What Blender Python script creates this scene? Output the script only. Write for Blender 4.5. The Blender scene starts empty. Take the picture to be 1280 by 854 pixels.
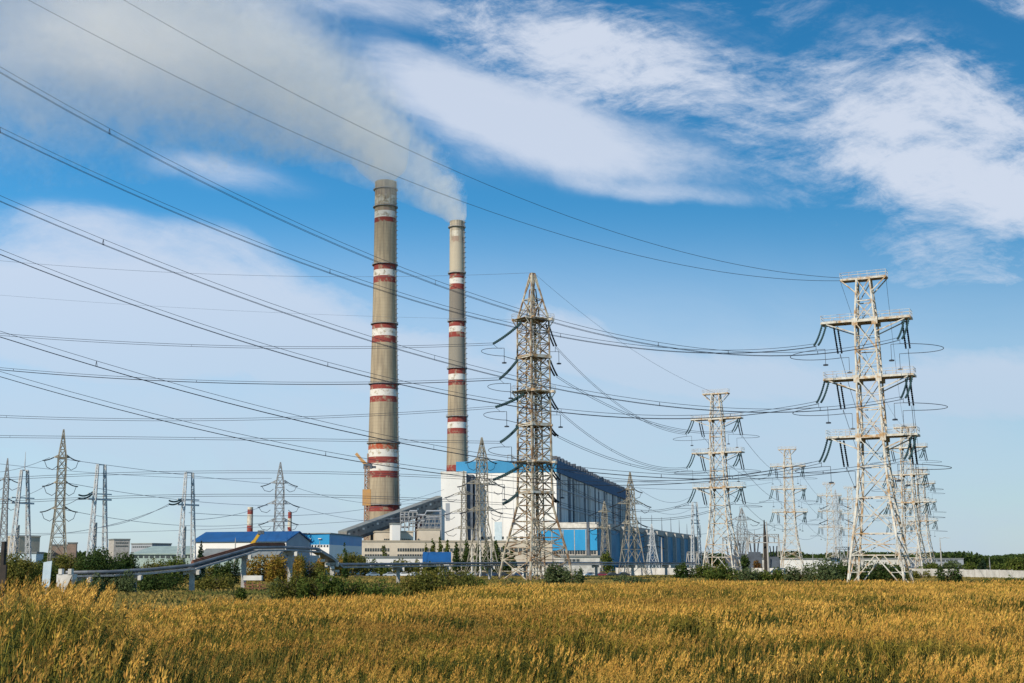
import bpy, math, random
import numpy as np
from mathutils import Vector, Matrix
R = math.radians
rnd = random.Random(7)
rng = np.random.default_rng(11)
SC = bpy.context.scene
COL = SC.collection
# ------------------------------------------------------------------ camera
H = 5.5; FPX = 1600.0; CX = 560.0; CY = 427.0
TH = math.atan(273.0/FPX); CT, ST = math.cos(TH), math.sin(TH)
cam = bpy.data.cameras.new('camera'); camo = bpy.data.objects.new('camera', cam); COL.objects.link(camo)
camo.location = (0, 0, H); camo.rotation_euler = (math.pi/2+TH, 0, 0)
cam.sensor_width = 36; cam.lens = FPX/1280*36; cam.shift_x = (640-CX)/1280
cam.clip_start = 0.5; cam.clip_end = 30000
SC.camera = camo
# ------------------------------------------------------------------ sun direction
SUN_EL, SUN_AZ = 36, 222            # azimuth clockwise from +Y
sd = Vector((math.sin(R(SUN_AZ))*math.cos(R(SUN_EL)), math.cos(R(SUN_AZ))*math.cos(R(SUN_EL)), math.sin(R(SUN_EL))))
sl = bpy.data.lights.new('sun', 'SUN'); sl.energy = 4.6; sl.angle = R(0.5); sl.color = (1.0, 0.90, 0.74)
so = bpy.data.objects.new('sun', sl); COL.objects.link(so); so.rotation_euler = (-sd).to_track_quat('-Z', 'Y').to_euler()
SC.view_settings.view_transform = 'Standard'; SC.view_settings.look = 'None'
SC.view_settings.exposure = 0.22; SC.view_settings.gamma = 1
SC.cycles.use_denoising = True
SC.cycles.max_bounces = 6; SC.cycles.diffuse_bounces = 2; SC.cycles.glossy_bounces = 2
SC.cycles.transparent_max_bounces = 8; SC.cycles.volume_bounces = 4

def vslope(py): v = (CY-py)/FPX; return (ST+v*CT)/(CT-v*ST)
def zt(py, D): return H + D*vslope(py)
def gx(px, D, z=0.0):
    k = (z-H)/D; v = (k*CT-ST)/(CT+k*ST)
    return (px-CX)/FPX*D/(CT-v*ST)
def W(px, py, D):
    v = (CY-py)/FPX
    return Vector(((px-CX)/FPX*D/(CT-v*ST), D, zt(py, D)))
def D_for(py, z): return (z-H)/vslope(py)

# ------------------------------------------------------------------ node helper
class NT:
    def __init__(s, tree): s.t = tree; s.n = tree.nodes; s.l = tree.links
    def new(s, typ, **kw):
        n = s.n.new(typ)
        for k, v in kw.items(): setattr(n, k, v)
        return n
    def put(s, sock, v):
        if isinstance(v, bpy.types.NodeSocket): s.l.new(v, sock)
        elif isinstance(v, (tuple, list)) and sock.type == 'RGBA' and len(v) == 3: sock.default_value = (*v, 1)
        else: sock.default_value = v
    def m(s, op, a, b=0.0, c=None, clamp=False):
        n = s.new('ShaderNodeMath', operation=op, use_clamp=clamp)
        s.put(n.inputs[0], a); s.put(n.inputs[1], b)
        if c is not None: s.put(n.inputs[2], c)
        return n.outputs[0]
    def mix(s, f, a, b, bt='MIX'):
        n = s.new('ShaderNodeMix', data_type='RGBA', blend_type=bt)
        s.put(n.inputs[0], f); s.put(n.inputs[6], a); s.put(n.inputs[7], b)
        return n.outputs[2]
    def noise(s, vec, scale, detail=4, rough=0.55, dist=0.0):
        n = s.new('ShaderNodeTexNoise'); n.inputs['Scale'].default_value = scale
        n.inputs['Detail'].default_value = detail; n.inputs['Roughness'].default_value = rough
        n.inputs['Distortion'].default_value = dist
        if vec is not None: s.l.new(vec, n.inputs['Vector'])
        return n.outputs['Fac']
    def mapping(s, vec, scale=(1,1,1), rot=(0,0,0), loc=(0,0,0)):
        n = s.new('ShaderNodeMapping'); s.l.new(vec, n.inputs[0])
        n.inputs['Scale'].default_value = scale; n.inputs['Rotation'].default_value = rot; n.inputs['Location'].default_value = loc
        return n.outputs[0]
    def ramp(s, f, stops, interp='LINEAR'):
        n = s.new('ShaderNodeValToRGB'); n.color_ramp.interpolation = interp
        e = n.color_ramp.elements
        while len(e) < len(stops): e.new(0.5)
        for el, (p, c) in zip(e, stops): el.position = p; el.color = (*c, 1) if len(c) == 3 else c
        s.put(n.inputs[0], f); return n.outputs[0]
    def smooth(s, v, a, b, to0=0.0, to1=1.0):
        n = s.new('ShaderNodeMapRange', interpolation_type='SMOOTHSTEP')
        s.put(n.inputs[0], v); n.inputs[1].default_value = a; n.inputs[2].default_value = b
        n.inputs[3].default_value = to0; n.inputs[4].default_value = to1
        return n.outputs[0]

# ------------------------------------------------------------------ world: sky with clouds
world = bpy.data.worlds.new('World'); SC.world = world; world.use_nodes = True
nt = NT(world.node_tree); nt.n.clear()
sky = nt.new('ShaderNodeTexSky', sky_type='NISHITA')
sky.sun_disc = False; sky.sun_elevation = R(SUN_EL); sky.sun_rotation = R(-SUN_AZ)
sky.altitude = 100; sky.air_density = 1.0; sky.dust_density = 0.25; sky.ozone_density = 3.0
tc = nt.new('ShaderNodeTexCoord')
sx = nt.new('ShaderNodeSeparateXYZ'); nt.l.new(tc.outputs['Generated'], sx.inputs[0])
ysafe = nt.m('MAXIMUM', sx.outputs[1], 0.08)
A = nt.m('DIVIDE', sx.outputs[0], ysafe); B = nt.m('DIVIDE', sx.outputs[2], ysafe)
cv = nt.new('ShaderNodeCombineXYZ'); nt.l.new(A, cv.inputs[0]); nt.l.new(B, cv.inputs[1])
cvec = cv.outputs[0]
# slow warp of the cloud field
wn = nt.new('ShaderNodeTexNoise'); wn.inputs['Scale'].default_value = 3.2; wn.inputs['Detail'].default_value = 5
nt.l.new(cvec, wn.inputs['Vector'])
wv = nt.new('ShaderNodeVectorMath', operation='MULTIPLY_ADD')
nt.l.new(wn.outputs['Color'], wv.inputs[0]); wv.inputs[1].default_value = (0.13, 0.08, 0)
wo = nt.new('ShaderNodeVectorMath', operation='ADD'); nt.l.new(cvec, wo.inputs[0]); wo.inputs[1].default_value = (-0.065, -0.04, 0)
nt.l.new(wo.outputs[0], wv.inputs[2]); wvec = wv.outputs[0]
def skyab(px, py):
    v = (CY-py)/FPX; return (px-CX)/FPX/(CT-v*ST), vslope(py)
def cloud(p0, p1, thick, k=1.0, vec=None):
    a0, b0 = skyab(*p0); a1, b1 = skyab(*p1)
    L = math.hypot(a1-a0, b1-b0)/2; ang = math.atan2(b1-b0, a1-a0); rv = thick/FPX
    n = nt.new('ShaderNodeMapping', vector_type='TEXTURE'); nt.l.new(vec or wvec, n.inputs[0])
    n.inputs['Location'].default_value = ((a0+a1)/2, (b0+b1)/2, 0)
    n.inputs['Rotation'].default_value = (0, 0, ang); n.inputs['Scale'].default_value = (L, rv, 1)
    ln = nt.new('ShaderNodeVectorMath', operation='LENGTH'); nt.l.new(n.outputs[0], ln.inputs[0])
    return nt.smooth(ln.outputs['Value'], 1.0, 0.0, 0.0, k)
def total(lst):
    r = lst[0]
    for x in lst[1:]: r = nt.m('ADD', r, x)
    return r
hard = total([cloud((980,40),(1400,170),80,0.6), cloud((560,-10),(1000,90),55,0.5), cloud((1040,330),(1360,390),45,0.45), cloud((520,-60),(1300,60),60,0.35), cloud((700,120),(1400,300),150,0.45), cloud((430,-50),(1000,165),95,1.15), cloud((780,70),(1500,250),125,1.35), cloud((640,20),(1000,140),80,0.7), cloud((1060,230),(1450,330),80,0.7), cloud((980,170),(1460,330),85,0.95),
              cloud((470,20),(900,150),60,0.5), cloud((1120,-30),(1500,40),50,0.9), cloud((1040,300),(1400,360),40,0.5), cloud((560,118),(700,140),16,0.5)])
soft = total([cloud((330,60),(1060,268),85,1.25), cloud((420,110),(860,205),120,1.0), cloud((640,235),(1040,264),20,0.6),
              cloud((110,190),(440,262),40,0.55), cloud((-300,330),(600,430),125,1.9), cloud((-100,430),(1000,470),75,0.9), cloud((-100,520),(700,540),60,0.6), cloud((560,360),(820,450),60,0.6), cloud((-60,250),(300,330),45,0.7), cloud((280,-30),(660,25),50,0.7), cloud((400,30),(640,130),60,0.5), cloud((-200,400),(820,460),100,1.0),
              cloud((-100,0),(520,60),120,0.9), cloud((560,425),(1080,480),85,1.2), cloud((180,270),(380,340),40,0.35),
              cloud((980,450),(1560,520),80,2.0), cloud((700,440),(1250,500),60,0.9), cloud((1080,560),(1400,580),50,0.5), cloud((620,370),(800,440),70,0.5), cloud((-200,50),(360,100),90,0.6), cloud((860,380),(1040,440),50,0.4)])
def tmap(vec, ang, sx_, sy_):
    n = nt.new('ShaderNodeMapping', vector_type='TEXTURE'); nt.l.new(vec, n.inputs[0])
    n.inputs['Rotation'].default_value = (0, 0, R(ang)); n.inputs['Scale'].default_value = (1/sx_, 1/sy_, 1); return n.outputs[0]
tx = tmap(wvec, -14, 5.0, 11.0)
n1 = nt.noise(tx, 2.2, 13, 0.70, 0.25)
tx2 = tmap(wvec, -16, 3.0, 8.0)
n2 = nt.noise(tx2, 1.8, 12, 0.66, 0.5)
n3 = nt.noise(tmap(wvec, 14, 9, 24), 2.5, 10, 0.70, 0.2)
nn = nt.m('ADD', nt.m('MULTIPLY', n1, 0.62), nt.m('MULTIPLY', n3, 0.38))
hd = nt.m('MULTIPLY', nt.smooth(nt.m('ADD', nt.m('MULTIPLY', hard, 0.85), nt.m('MULTIPLY', nt.m('SUBTRACT', nn, 0.5), 5.2)), 0.0, 1.6), nt.smooth(hard, 0.0, 0.6))
nsf = nt.m('ADD', nt.m('MULTIPLY', n2, 0.6), nt.m('MULTIPLY', n1, 0.4))
sdn = nt.m('MULTIPLY', nt.smooth(nt.m('ADD', nt.m('MULTIPLY', soft, 0.95), nt.m('MULTIPLY', nt.m('SUBTRACT', nsf, 0.5), 3.0)), -0.15, 1.3), nt.smooth(soft, 0.0, 0.6))
dens = nt.m('SUBTRACT', 1.0, nt.m('MULTIPLY', nt.m('SUBTRACT', 1.0, nt.m('MULTIPLY', hd, 0.88)), nt.m('SUBTRACT', 1.0, nt.m('MULTIPLY', sdn, 0.82))))
veil = nt.m('MULTIPLY', nt.m('MULTIPLY', nt.smooth(B, 0.29, 0.10), nt.smooth(nt.m('ADD', A, nt.m('MULTIPLY', B, 1.2)), 0.72, 0.30, 0.68, 1.0)), nt.m('ADD', 0.55, nt.m('MULTIPLY', n2, 0.5)))
dens = nt.m('MAXIMUM', dens, veil)
front = nt.smooth(sx.outputs[1], 0.05, 0.3)
dens = nt.m('MULTIPLY', dens, front, clamp=True)
hs = nt.new('ShaderNodeHueSaturation'); hs.inputs['Saturation'].default_value = 1.36; hs.inputs['Value'].default_value = 1.0
hs.inputs['Hue'].default_value = 0.492
nt.l.new(sky.outputs[0], hs.inputs['Color'])
cloudcol = nt.mix(nt.smooth(B, 0.0, 0.30), (4.1, 5.15, 6.5), (6.0, 6.5, 7.5))
tint = nt.mix(1.0, hs.outputs[0], (0.86, 1.04, 1.07), 'MULTIPLY')
skyc = nt.mix(dens, tint, cloudcol)
bg = nt.new('ShaderNodeBackground'); nt.l.new(skyc, bg.inputs[0]); bg.inputs[1].default_value = 0.10
wo_ = nt.new('ShaderNodeOutputWorld'); nt.l.new(bg.outputs[0], wo_.inputs[0])

# ------------------------------------------------------------------ materials
MATS = {}
def mat(name, c1, c2=None, scale=1.0, rough=0.75, stretch=(1,1,1), metal=0.0, detail=5, lo=0.35, hi=0.65, c3=None, s3=0.2, t3=(0.6,0.75), bump=0.0, spec=0.3, island=0.0):
    m = bpy.data.materials.new(name); m.use_nodes = True
    t = NT(m.node_tree); b = t.n['Principled BSDF']
    b.inputs['Roughness'].default_value = rough; b.inputs['Metallic'].default_value = metal
    b.inputs['Specular IOR Level'].default_value = spec
    tc = t.new('ShaderNodeTexCoord'); v = tc.outputs['Object']
    v = t.mapping(v, scale=stretch)
    col = None
    n = t.noise(v, scale, detail, 0.6)
    col = t.mix(t.smooth(n, lo, hi), c1, c2 if c2 else tuple(x*0.85 for x in c1))
    if c3:
        nb = t.noise(t.mapping(tc.outputs['Object'], scale=stretch, loc=(31, 7, 3)), s3, 6, 0.65)
        col = t.mix(t.smooth(nb, *t3), col, c3)
    if island:
        g = t.new('ShaderNodeNewGeometry'); hsv = t.new('ShaderNodeHueSaturation')
        r = g.outputs['Random Per Island']
        t.put(hsv.inputs['Value'], t.m('ADD', 1-island, t.m('MULTIPLY', r, 2*island)))
        t.put(hsv.inputs['Hue'], t.m('ADD', 0.5-0.03*island, t.m('MULTIPLY', t.m('FRACT', t.m('MULTIPLY', r, 37.7)), 0.06*island)))
        t.l.new(col, hsv.inputs['Color']); col = hsv.outputs[0]
    t.put(b.inputs['Base Color'], col)
    if bump:
        bp = t.new('ShaderNodeBump'); bp.inputs['Strength'].default_value = bump; t.l.new(n, bp.inputs['Height']); t.l.new(bp.outputs[0], b.inputs['Normal'])
    MATS[name] = m; return m
def leafmat(name, c1, c2, scale, transl=0.35, isl=0.35, c3=None, s3=0.05, t3=(0.5, 0.65)):
    m = mat(name, c1, c2, scale, rough=0.7, island=isl, spec=0.15, c3=c3, s3=s3, t3=t3)
    t = NT(m.node_tree); b = t.n['Principled BSDF']; src = b.inputs['Base Color'].links[0].from_socket
    tr = t.new('ShaderNodeBsdfTranslucent'); t.l.new(src, tr.inputs[0])
    mx = t.new('ShaderNodeMixShader'); mx.inputs[0].default_value = transl
    t.l.new(b.outputs[0], mx.inputs[1]); t.l.new(tr.outputs[0], mx.inputs[2])
    t.l.new(mx.outputs[0], t.n['Material Output'].inputs[0]); return m

mat('paint_old', (0.57,0.56,0.52), (0.44,0.41,0.35), 1.2, 0.6, c3=(0.36,0.22,0.10), s3=0.55, t3=(0.47,0.62))
mat('paint_rusty', (0.50,0.46,0.37), (0.33,0.29,0.22), 0.9, 0.7, c3=(0.22,0.13,0.07), s3=0.45, t3=(0.42,0.60))
mat('paint_white', (0.70,0.70,0.68), (0.56,0.55,0.50), 1.4, 0.6, c3=(0.40,0.30,0.18), s3=0.5, t3=(0.60,0.75))
mat('steel_grey', (0.30,0.31,0.32), (0.20,0.20,0.20), 1.5, 0.6)
mat('steel_pale', (0.52,0.54,0.56), (0.40,0.42,0.44), 1.5, 0.55)
mat('steel_yellow', (0.34,0.31,0.25), (0.20,0.18,0.14), 1.0, 0.6)
mat('deck_rust', (0.36,0.29,0.18), (0.24,0.17,0.10), 2.0, 0.8)
mat('insulator', (0.025,0.060,0.065), (0.015,0.04,0.045), 3, 0.5, spec=0.3)
mat('insulator_black', (0.012,0.016,0.024), (0.008,0.01,0.015), 3, 0.5, spec=0.3)
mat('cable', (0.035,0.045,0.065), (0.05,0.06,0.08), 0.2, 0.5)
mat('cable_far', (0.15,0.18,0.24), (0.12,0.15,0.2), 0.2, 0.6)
mat('concrete', (0.42,0.40,0.37), (0.32,0.30,0.28), 0.8, 0.9)
mat('concrete_white', (0.62,0.60,0.56), (0.48,0.46,0.42), 0.5, 0.9, c3=(0.3,0.28,0.25), s3=0.8, t3=(0.6,0.8))
mat('beige', (0.60,0.52,0.42), (0.52,0.45,0.36), 0.15, 0.9, c3=(0.35,0.32,0.28), s3=0.3, t3=(0.62,0.8))
mat('beige_dark', (0.42,0.36,0.28), (0.34,0.30,0.24), 0.3, 0.9)
mat('white_clad', (0.72,0.71,0.69), (0.66,0.65,0.63), 0.08, 0.75, c3=(0.50,0.50,0.49), s3=0.25, t3=(0.62,0.8), stretch=(1,1,0.35))
mat('clad_streaked', (0.62,0.60,0.58), (0.42,0.41,0.40), 0.5, 0.9, stretch=(1,1,0.05), c3=(0.12,0.13,0.15), s3=0.13, t3=(0.44,0.60))
mat('clad_dark', (0.10,0.12,0.15), (0.07,0.08,0.10), 0.3, 0.8)
mat('blue_clad', (0.018,0.26,0.52), (0.015,0.22,0.46), 0.2, 0.55, stretch=(1,1,0.2))
mat('blue_band', (0.035,0.22,0.42), (0.03,0.19,0.37), 0.2, 0.6, stretch=(1,1,0.2))
mat('blue_band_shade', (0.015,0.08,0.18), (0.01,0.06,0.14), 0.3, 0.7)
mat('blue_side', (0.07,0.23,0.36), (0.04,0.16,0.28), 0.1, 0.6)
mat('blue_roof', (0.014,0.085,0.25), (0.012,0.07,0.20), 0.2, 0.5)
mat('roof_grey', (0.20,0.22,0.22), (0.16,0.17,0.17), 0.3, 0.8)
mat('roof_green', (0.28,0.36,0.34), (0.23,0.30,0.29), 0.3, 0.7)
mat('gable_grey', (0.30,0.33,0.37), (0.27,0.29,0.33), 0.3, 0.7)
mat('glass_dark', (0.03,0.04,0.05), (0.06,0.07,0.08), 0.5, 0.15, spec=0.6)
mat('belt_dark', (0.10,0.10,0.10), (0.07,0.07,0.075), 0.4, 0.9, stretch=(1,1,1))
mat('gallery_grey', (0.21,0.20,0.19), (0.15,0.145,0.14), 0.5, 0.9)
mat('red_steel', (0.20,0.045,0.04), (0.14,0.03,0.03), 0.5, 0.7)
mat('rail_rust', (0.22,0.09,0.05), (0.14,0.06,0.04), 1, 0.8)
mat('crane_orange', (0.50,0.27,0.09), (0.40,0.24,0.12), 0.5, 0.7)
mat('crane_brown', (0.36,0.24,0.17), (0.28,0.18,0.13), 0.4, 0.8)
mat('yellow_paint', (0.60,0.36,0.03), (0.5,0.3,0.03), 0.5, 0.5)
mat('pipe_metal', (0.19,0.205,0.23), (0.13,0.14,0.155), 0.6, 0.5, metal=0.3)
mat('sign_back', (0.50,0.60,0.66), (0.42,0.52,0.58), 0.8, 0.6)
mat('bark', (0.10,0.075,0.05), (0.06,0.045,0.03), 3, 0.9)
mat('wood_dark', (0.05,0.04,0.035), (0.03,0.028,0.025), 2, 0.9)
mat('asphalt', (0.07,0.07,0.07), (0.05,0.05,0.05), 0.4, 0.9)
mat('block_red', (0.28,0.20,0.16), (0.2,0.15,0.12), 0.3, 0.9)
mat('tyre', (0.02,0.02,0.02), None, 2, 0.8)
leafmat('leaf_dark', (0.030,0.060,0.014), (0.065,0.095,0.022), 0.5)
leafmat('leaf_mid', (0.060,0.095,0.018), (0.12,0.14,0.025), 0.5)
leafmat('leaf_olive', (0.11,0.12,0.025), (0.17,0.15,0.03), 0.5)
leafmat('leaf_yellow', (0.22,0.17,0.025), (0.30,0.17,0.03), 0.5)
leafmat('leaf_pine', (0.018,0.038,0.020), (0.03,0.055,0.025), 0.5)
leafmat('leaf_rust', (0.20,0.09,0.03), (0.16,0.10,0.03), 0.5)
leafmat('leaf_greygreen', (0.11,0.14,0.06), (0.08,0.11,0.04), 0.5)
for nm, c in (('car_silver',(0.45,0.48,0.5)),('car_white',(0.75,0.75,0.73)),('car_dark',(0.03,0.035,0.05)),('car_blue',(0.04,0.08,0.16)),('car_maroon',(0.2,0.02,0.05)),('car_greyblue',(0.2,0.27,0.33))):
    mat(nm, c, tuple(x*0.95 for x in c), 0.5, 0.25, spec=0.6)

# ------------------------------------------------------------------ mesh builder
class MB:
    def __init__(s): s.v = []; s.f = []; s.n = 0
    def add(s, vs, fs):
        s.v.extend([tuple(p) for p in vs]); s.f.extend([tuple(i+s.n for i in f) for f in fs]); s.n += len(vs)
    def box(s, c, d, rz=0.0):
        cx, cy, cz = c; hx, hy, hz = d[0]/2, d[1]/2, d[2]/2; ca, sa = math.cos(rz), math.sin(rz)
        vs = []
        for z in (-hz, hz):
            for x, y in ((-hx,-hy),(hx,-hy),(hx,hy),(-hx,hy)):
                vs.append((cx+x*ca-y*sa, cy+x*sa+y*ca, cz+z))
        s.add(vs, [(3,2,1,0),(4,5,6,7),(0,1,5,4),(1,2,6,5),(2,3,7,6),(3,0,4,7)])
    def prism(s, pts, z0, z1):
        n = len(pts); vs = [(p[0],p[1],z0) for p in pts]+[(p[0],p[1],z1) for p in pts]
        s.add(vs, [tuple(reversed(range(n))), tuple(range(n,2*n))]+[(i,(i+1)%n,n+(i+1)%n,n+i) for i in range(n)])
    def beam(s, p, q, w, h=None):
        p = Vector(p); q = Vector(q); d = q-p
        if d.length < 1e-6: return
        d.normalize(); up = Vector((0,0,1)) if abs(d.z) < 0.95 else Vector((1,0,0))
        a = d.cross(up).normalized(); b = a.cross(d).normalized(); a = a*(w/2); b = b*((h or w)/2)
        vs = [p-a-b, p+a-b, p+a+b, p-a+b, q-a-b, q+a-b, q+a+b, q-a+b]
        s.add(vs, [(0,1,2,3),(7,6,5,4),(0,4,5,1),(1,5,6,2),(2,6,7,3),(3,7,4,0)])
    def tube(s, pts, r, n=5, caps=True):
        pts = [Vector(p) for p in pts]; m = len(pts)
        rr = r if isinstance(r, (list, tuple)) else [r]*m
        rings = []
        for i, p in enumerate(pts):
            d = (pts[min(i+1,m-1)]-pts[max(i-1,0)]).normalized()
            up = Vector((0,0,1)) if abs(d.z) < 0.95 else Vector((1,0,0))
            a = d.cross(up).normalized(); b = a.cross(d)
            rings.append([p+(a*math.cos(2*math.pi*k/n)+b*math.sin(2*math.pi*k/n))*rr[i] for k in range(n)])
        fs = []
        for i in range(m-1):
            for k in range(n): fs.append((i*n+k, (i+1)*n+k, (i+1)*n+(k+1)%n, i*n+(k+1)%n))
        if caps: fs.append(tuple(range(n))); fs.append(tuple(reversed(range((m-1)*n, m*n))))
        s.add([v for r_ in rings for v in r_], fs)
    def lathe(s, c, prof, n=32):
        vs = []; m = len(prof)
        for r, z in prof:
            for k in range(n): a = 2*math.pi*k/n; vs.append((c[0]+r*math.cos(a), c[1]+r*math.sin(a), c[2]+z))
        fs = [(i*n+k, i*n+(k+1)%n, (i+1)*n+(k+1)%n, (i+1)*n+k) for i in range(m-1) for k in range(n)]
        s.add(vs, fs)
    def build(s, name, m, parent=None, smooth=False):
        me = bpy.data.meshes.new(name); me.from_pydata(s.v, [], s.f); me.update()
        if smooth: me.polygons.foreach_set('use_smooth', [True]*len(me.polygons))
        me.materials.append(MATS[m] if isinstance(m, str) else m)
        o = bpy.data.objects.new(name, me); COL.objects.link(o)
        if parent is not None: o.parent = parent
        return o
def arr_mesh(name, V, F, mats, mi=None, parent=None):
    """V (n,3) and F (m,k) numpy arrays -> one mesh object"""
    me = bpy.data.meshes.new(name); k = F.shape[1]
    me.vertices.add(len(V)); me.vertices.foreach_set('co', V.astype(np.float32).ravel())
    me.loops.add(F.size); me.loops.foreach_set('vertex_index', F.astype(np.int32).ravel())
    me.polygons.add(len(F)); me.polygons.foreach_set('loop_start', np.arange(0, F.size, k, dtype=np.int32))
    me.polygons.foreach_set('loop_total', np.full(len(F), k, dtype=np.int32))
    if mi is not None: me.polygons.foreach_set('material_index', mi.astype(np.int32))
    me.update(calc_edges=True)
    for m in mats: me.materials.append(MATS[m])
    o = bpy.data.objects.new(name, me); COL.objects.link(o)
    if parent is not None: o.parent = parent
    return o
def tag(o, label=None, cat=None, group=None, kind=None):
    if label: o['label'] = label
    if cat: o['category'] = cat
    if group: o['group'] = group
    if kind: o['kind'] = kind
    return o
def thing(name, loc, label, cat, group=None, rz=0.0):
    o = bpy.data.objects.new(name, None); COL.objects.link(o); o.location = loc; o.rotation_euler = (0,0,rz)
    o.empty_display_size = 0.5
    return tag(o, label, cat, group)
def copy_tree(root, loc, label, group=None, rz=0.0, scale=1.0):
    r = root.copy(); COL.objects.link(r); r.location = loc; r.rotation_euler = (0,0,rz); r.scale = (scale,)*3
    r['label'] = label
    if group: r['group'] = group
    for ch in list(root.children):
        c = ch.copy(); COL.objects.link(c); c.parent = r
        for g in list(ch.children):
            d = g.copy(); COL.objects.link(d); d.parent = c
    return r

# ------------------------------------------------------------------ ground
def sst(a, b, x): t = np.clip((x-a)/(b-a), 0, 1); return t*t*(3-2*t)
def gh(x, y):
    x = np.asarray(x, float); y = np.asarray(y, float)
    xe = -17.5+(75-np.clip(y,-20,90))*0.27
    bump = 1.9*sst(1.5, -6, x-xe)*sst(68, 46, y)*sst(-8, 2, y)
    return bump + 0.16*np.sin(x*0.11+1.3)*np.cos(y*0.07)*sst(330, 120, y)
def pxy(x, y): return x/y*FPX*0.986+CX     # photograph column of a ground point, roughly
xs = np.concatenate([np.linspace(-9000,-400,24), np.linspace(-380,380,191), np.linspace(400,9000,24)])
ys = np.concatenate([np.linspace(-60,260,107), np.linspace(270,900,50), np.linspace(950,14000,30)])
X, Y = np.meshgrid(xs, ys); Z = gh(X, Y)
V = np.stack([X.ravel(), Y.ravel(), Z.ravel()], 1); nx = len(xs)
I, J = np.meshgrid(np.arange(len(ys)-1), np.arange(nx-1), indexing='ij'); a = (I*nx+J).ravel()
F = np.stack([a, a+1, a+1+nx, a+nx], 1)
g = bpy.data.materials.new('ground'); g.use_nodes = True; MATS['ground'] = g
t = NT(g.node_tree); b = t.n['Principled BSDF']; b.inputs['Roughness'].default_value = 1; b.inputs['Specular IOR Level'].default_value = 0
tc = t.new('ShaderNodeTexCoord'); ob = tc.outputs['Object']
c = t.mix(t.smooth(t.noise(ob, 0.03, 6), 0.4, 0.6), (0.10,0.085,0.03), (0.20,0.145,0.055))
c = t.mix(t.smooth(t.noise(ob, 0.35, 6), 0.45, 0.65), c, (0.055,0.065,0.02))
c = t.mix(t.m('MULTIPLY', t.smooth(t.noise(ob, 2.0, 4), 0.45, 0.7), 0.5), c, (0.24,0.17,0.07))
sy_ = t.new('ShaderNodeSeparateXYZ'); t.l.new(ob, sy_.inputs[0])   # ground blackened where the reeds stand, painting shade into the gaps
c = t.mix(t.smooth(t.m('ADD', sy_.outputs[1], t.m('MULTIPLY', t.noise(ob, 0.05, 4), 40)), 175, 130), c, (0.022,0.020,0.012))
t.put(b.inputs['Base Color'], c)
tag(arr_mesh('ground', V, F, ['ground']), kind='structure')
mb = MB(); mb.prism([(gx(300,395),395),(gx(1150,395),395),(gx(1150,450),465),(gx(300,450),465)], -0.2, 0.004+0.06)
tag(mb.build('car_park_road', 'asphalt'), kind='structure')

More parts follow.
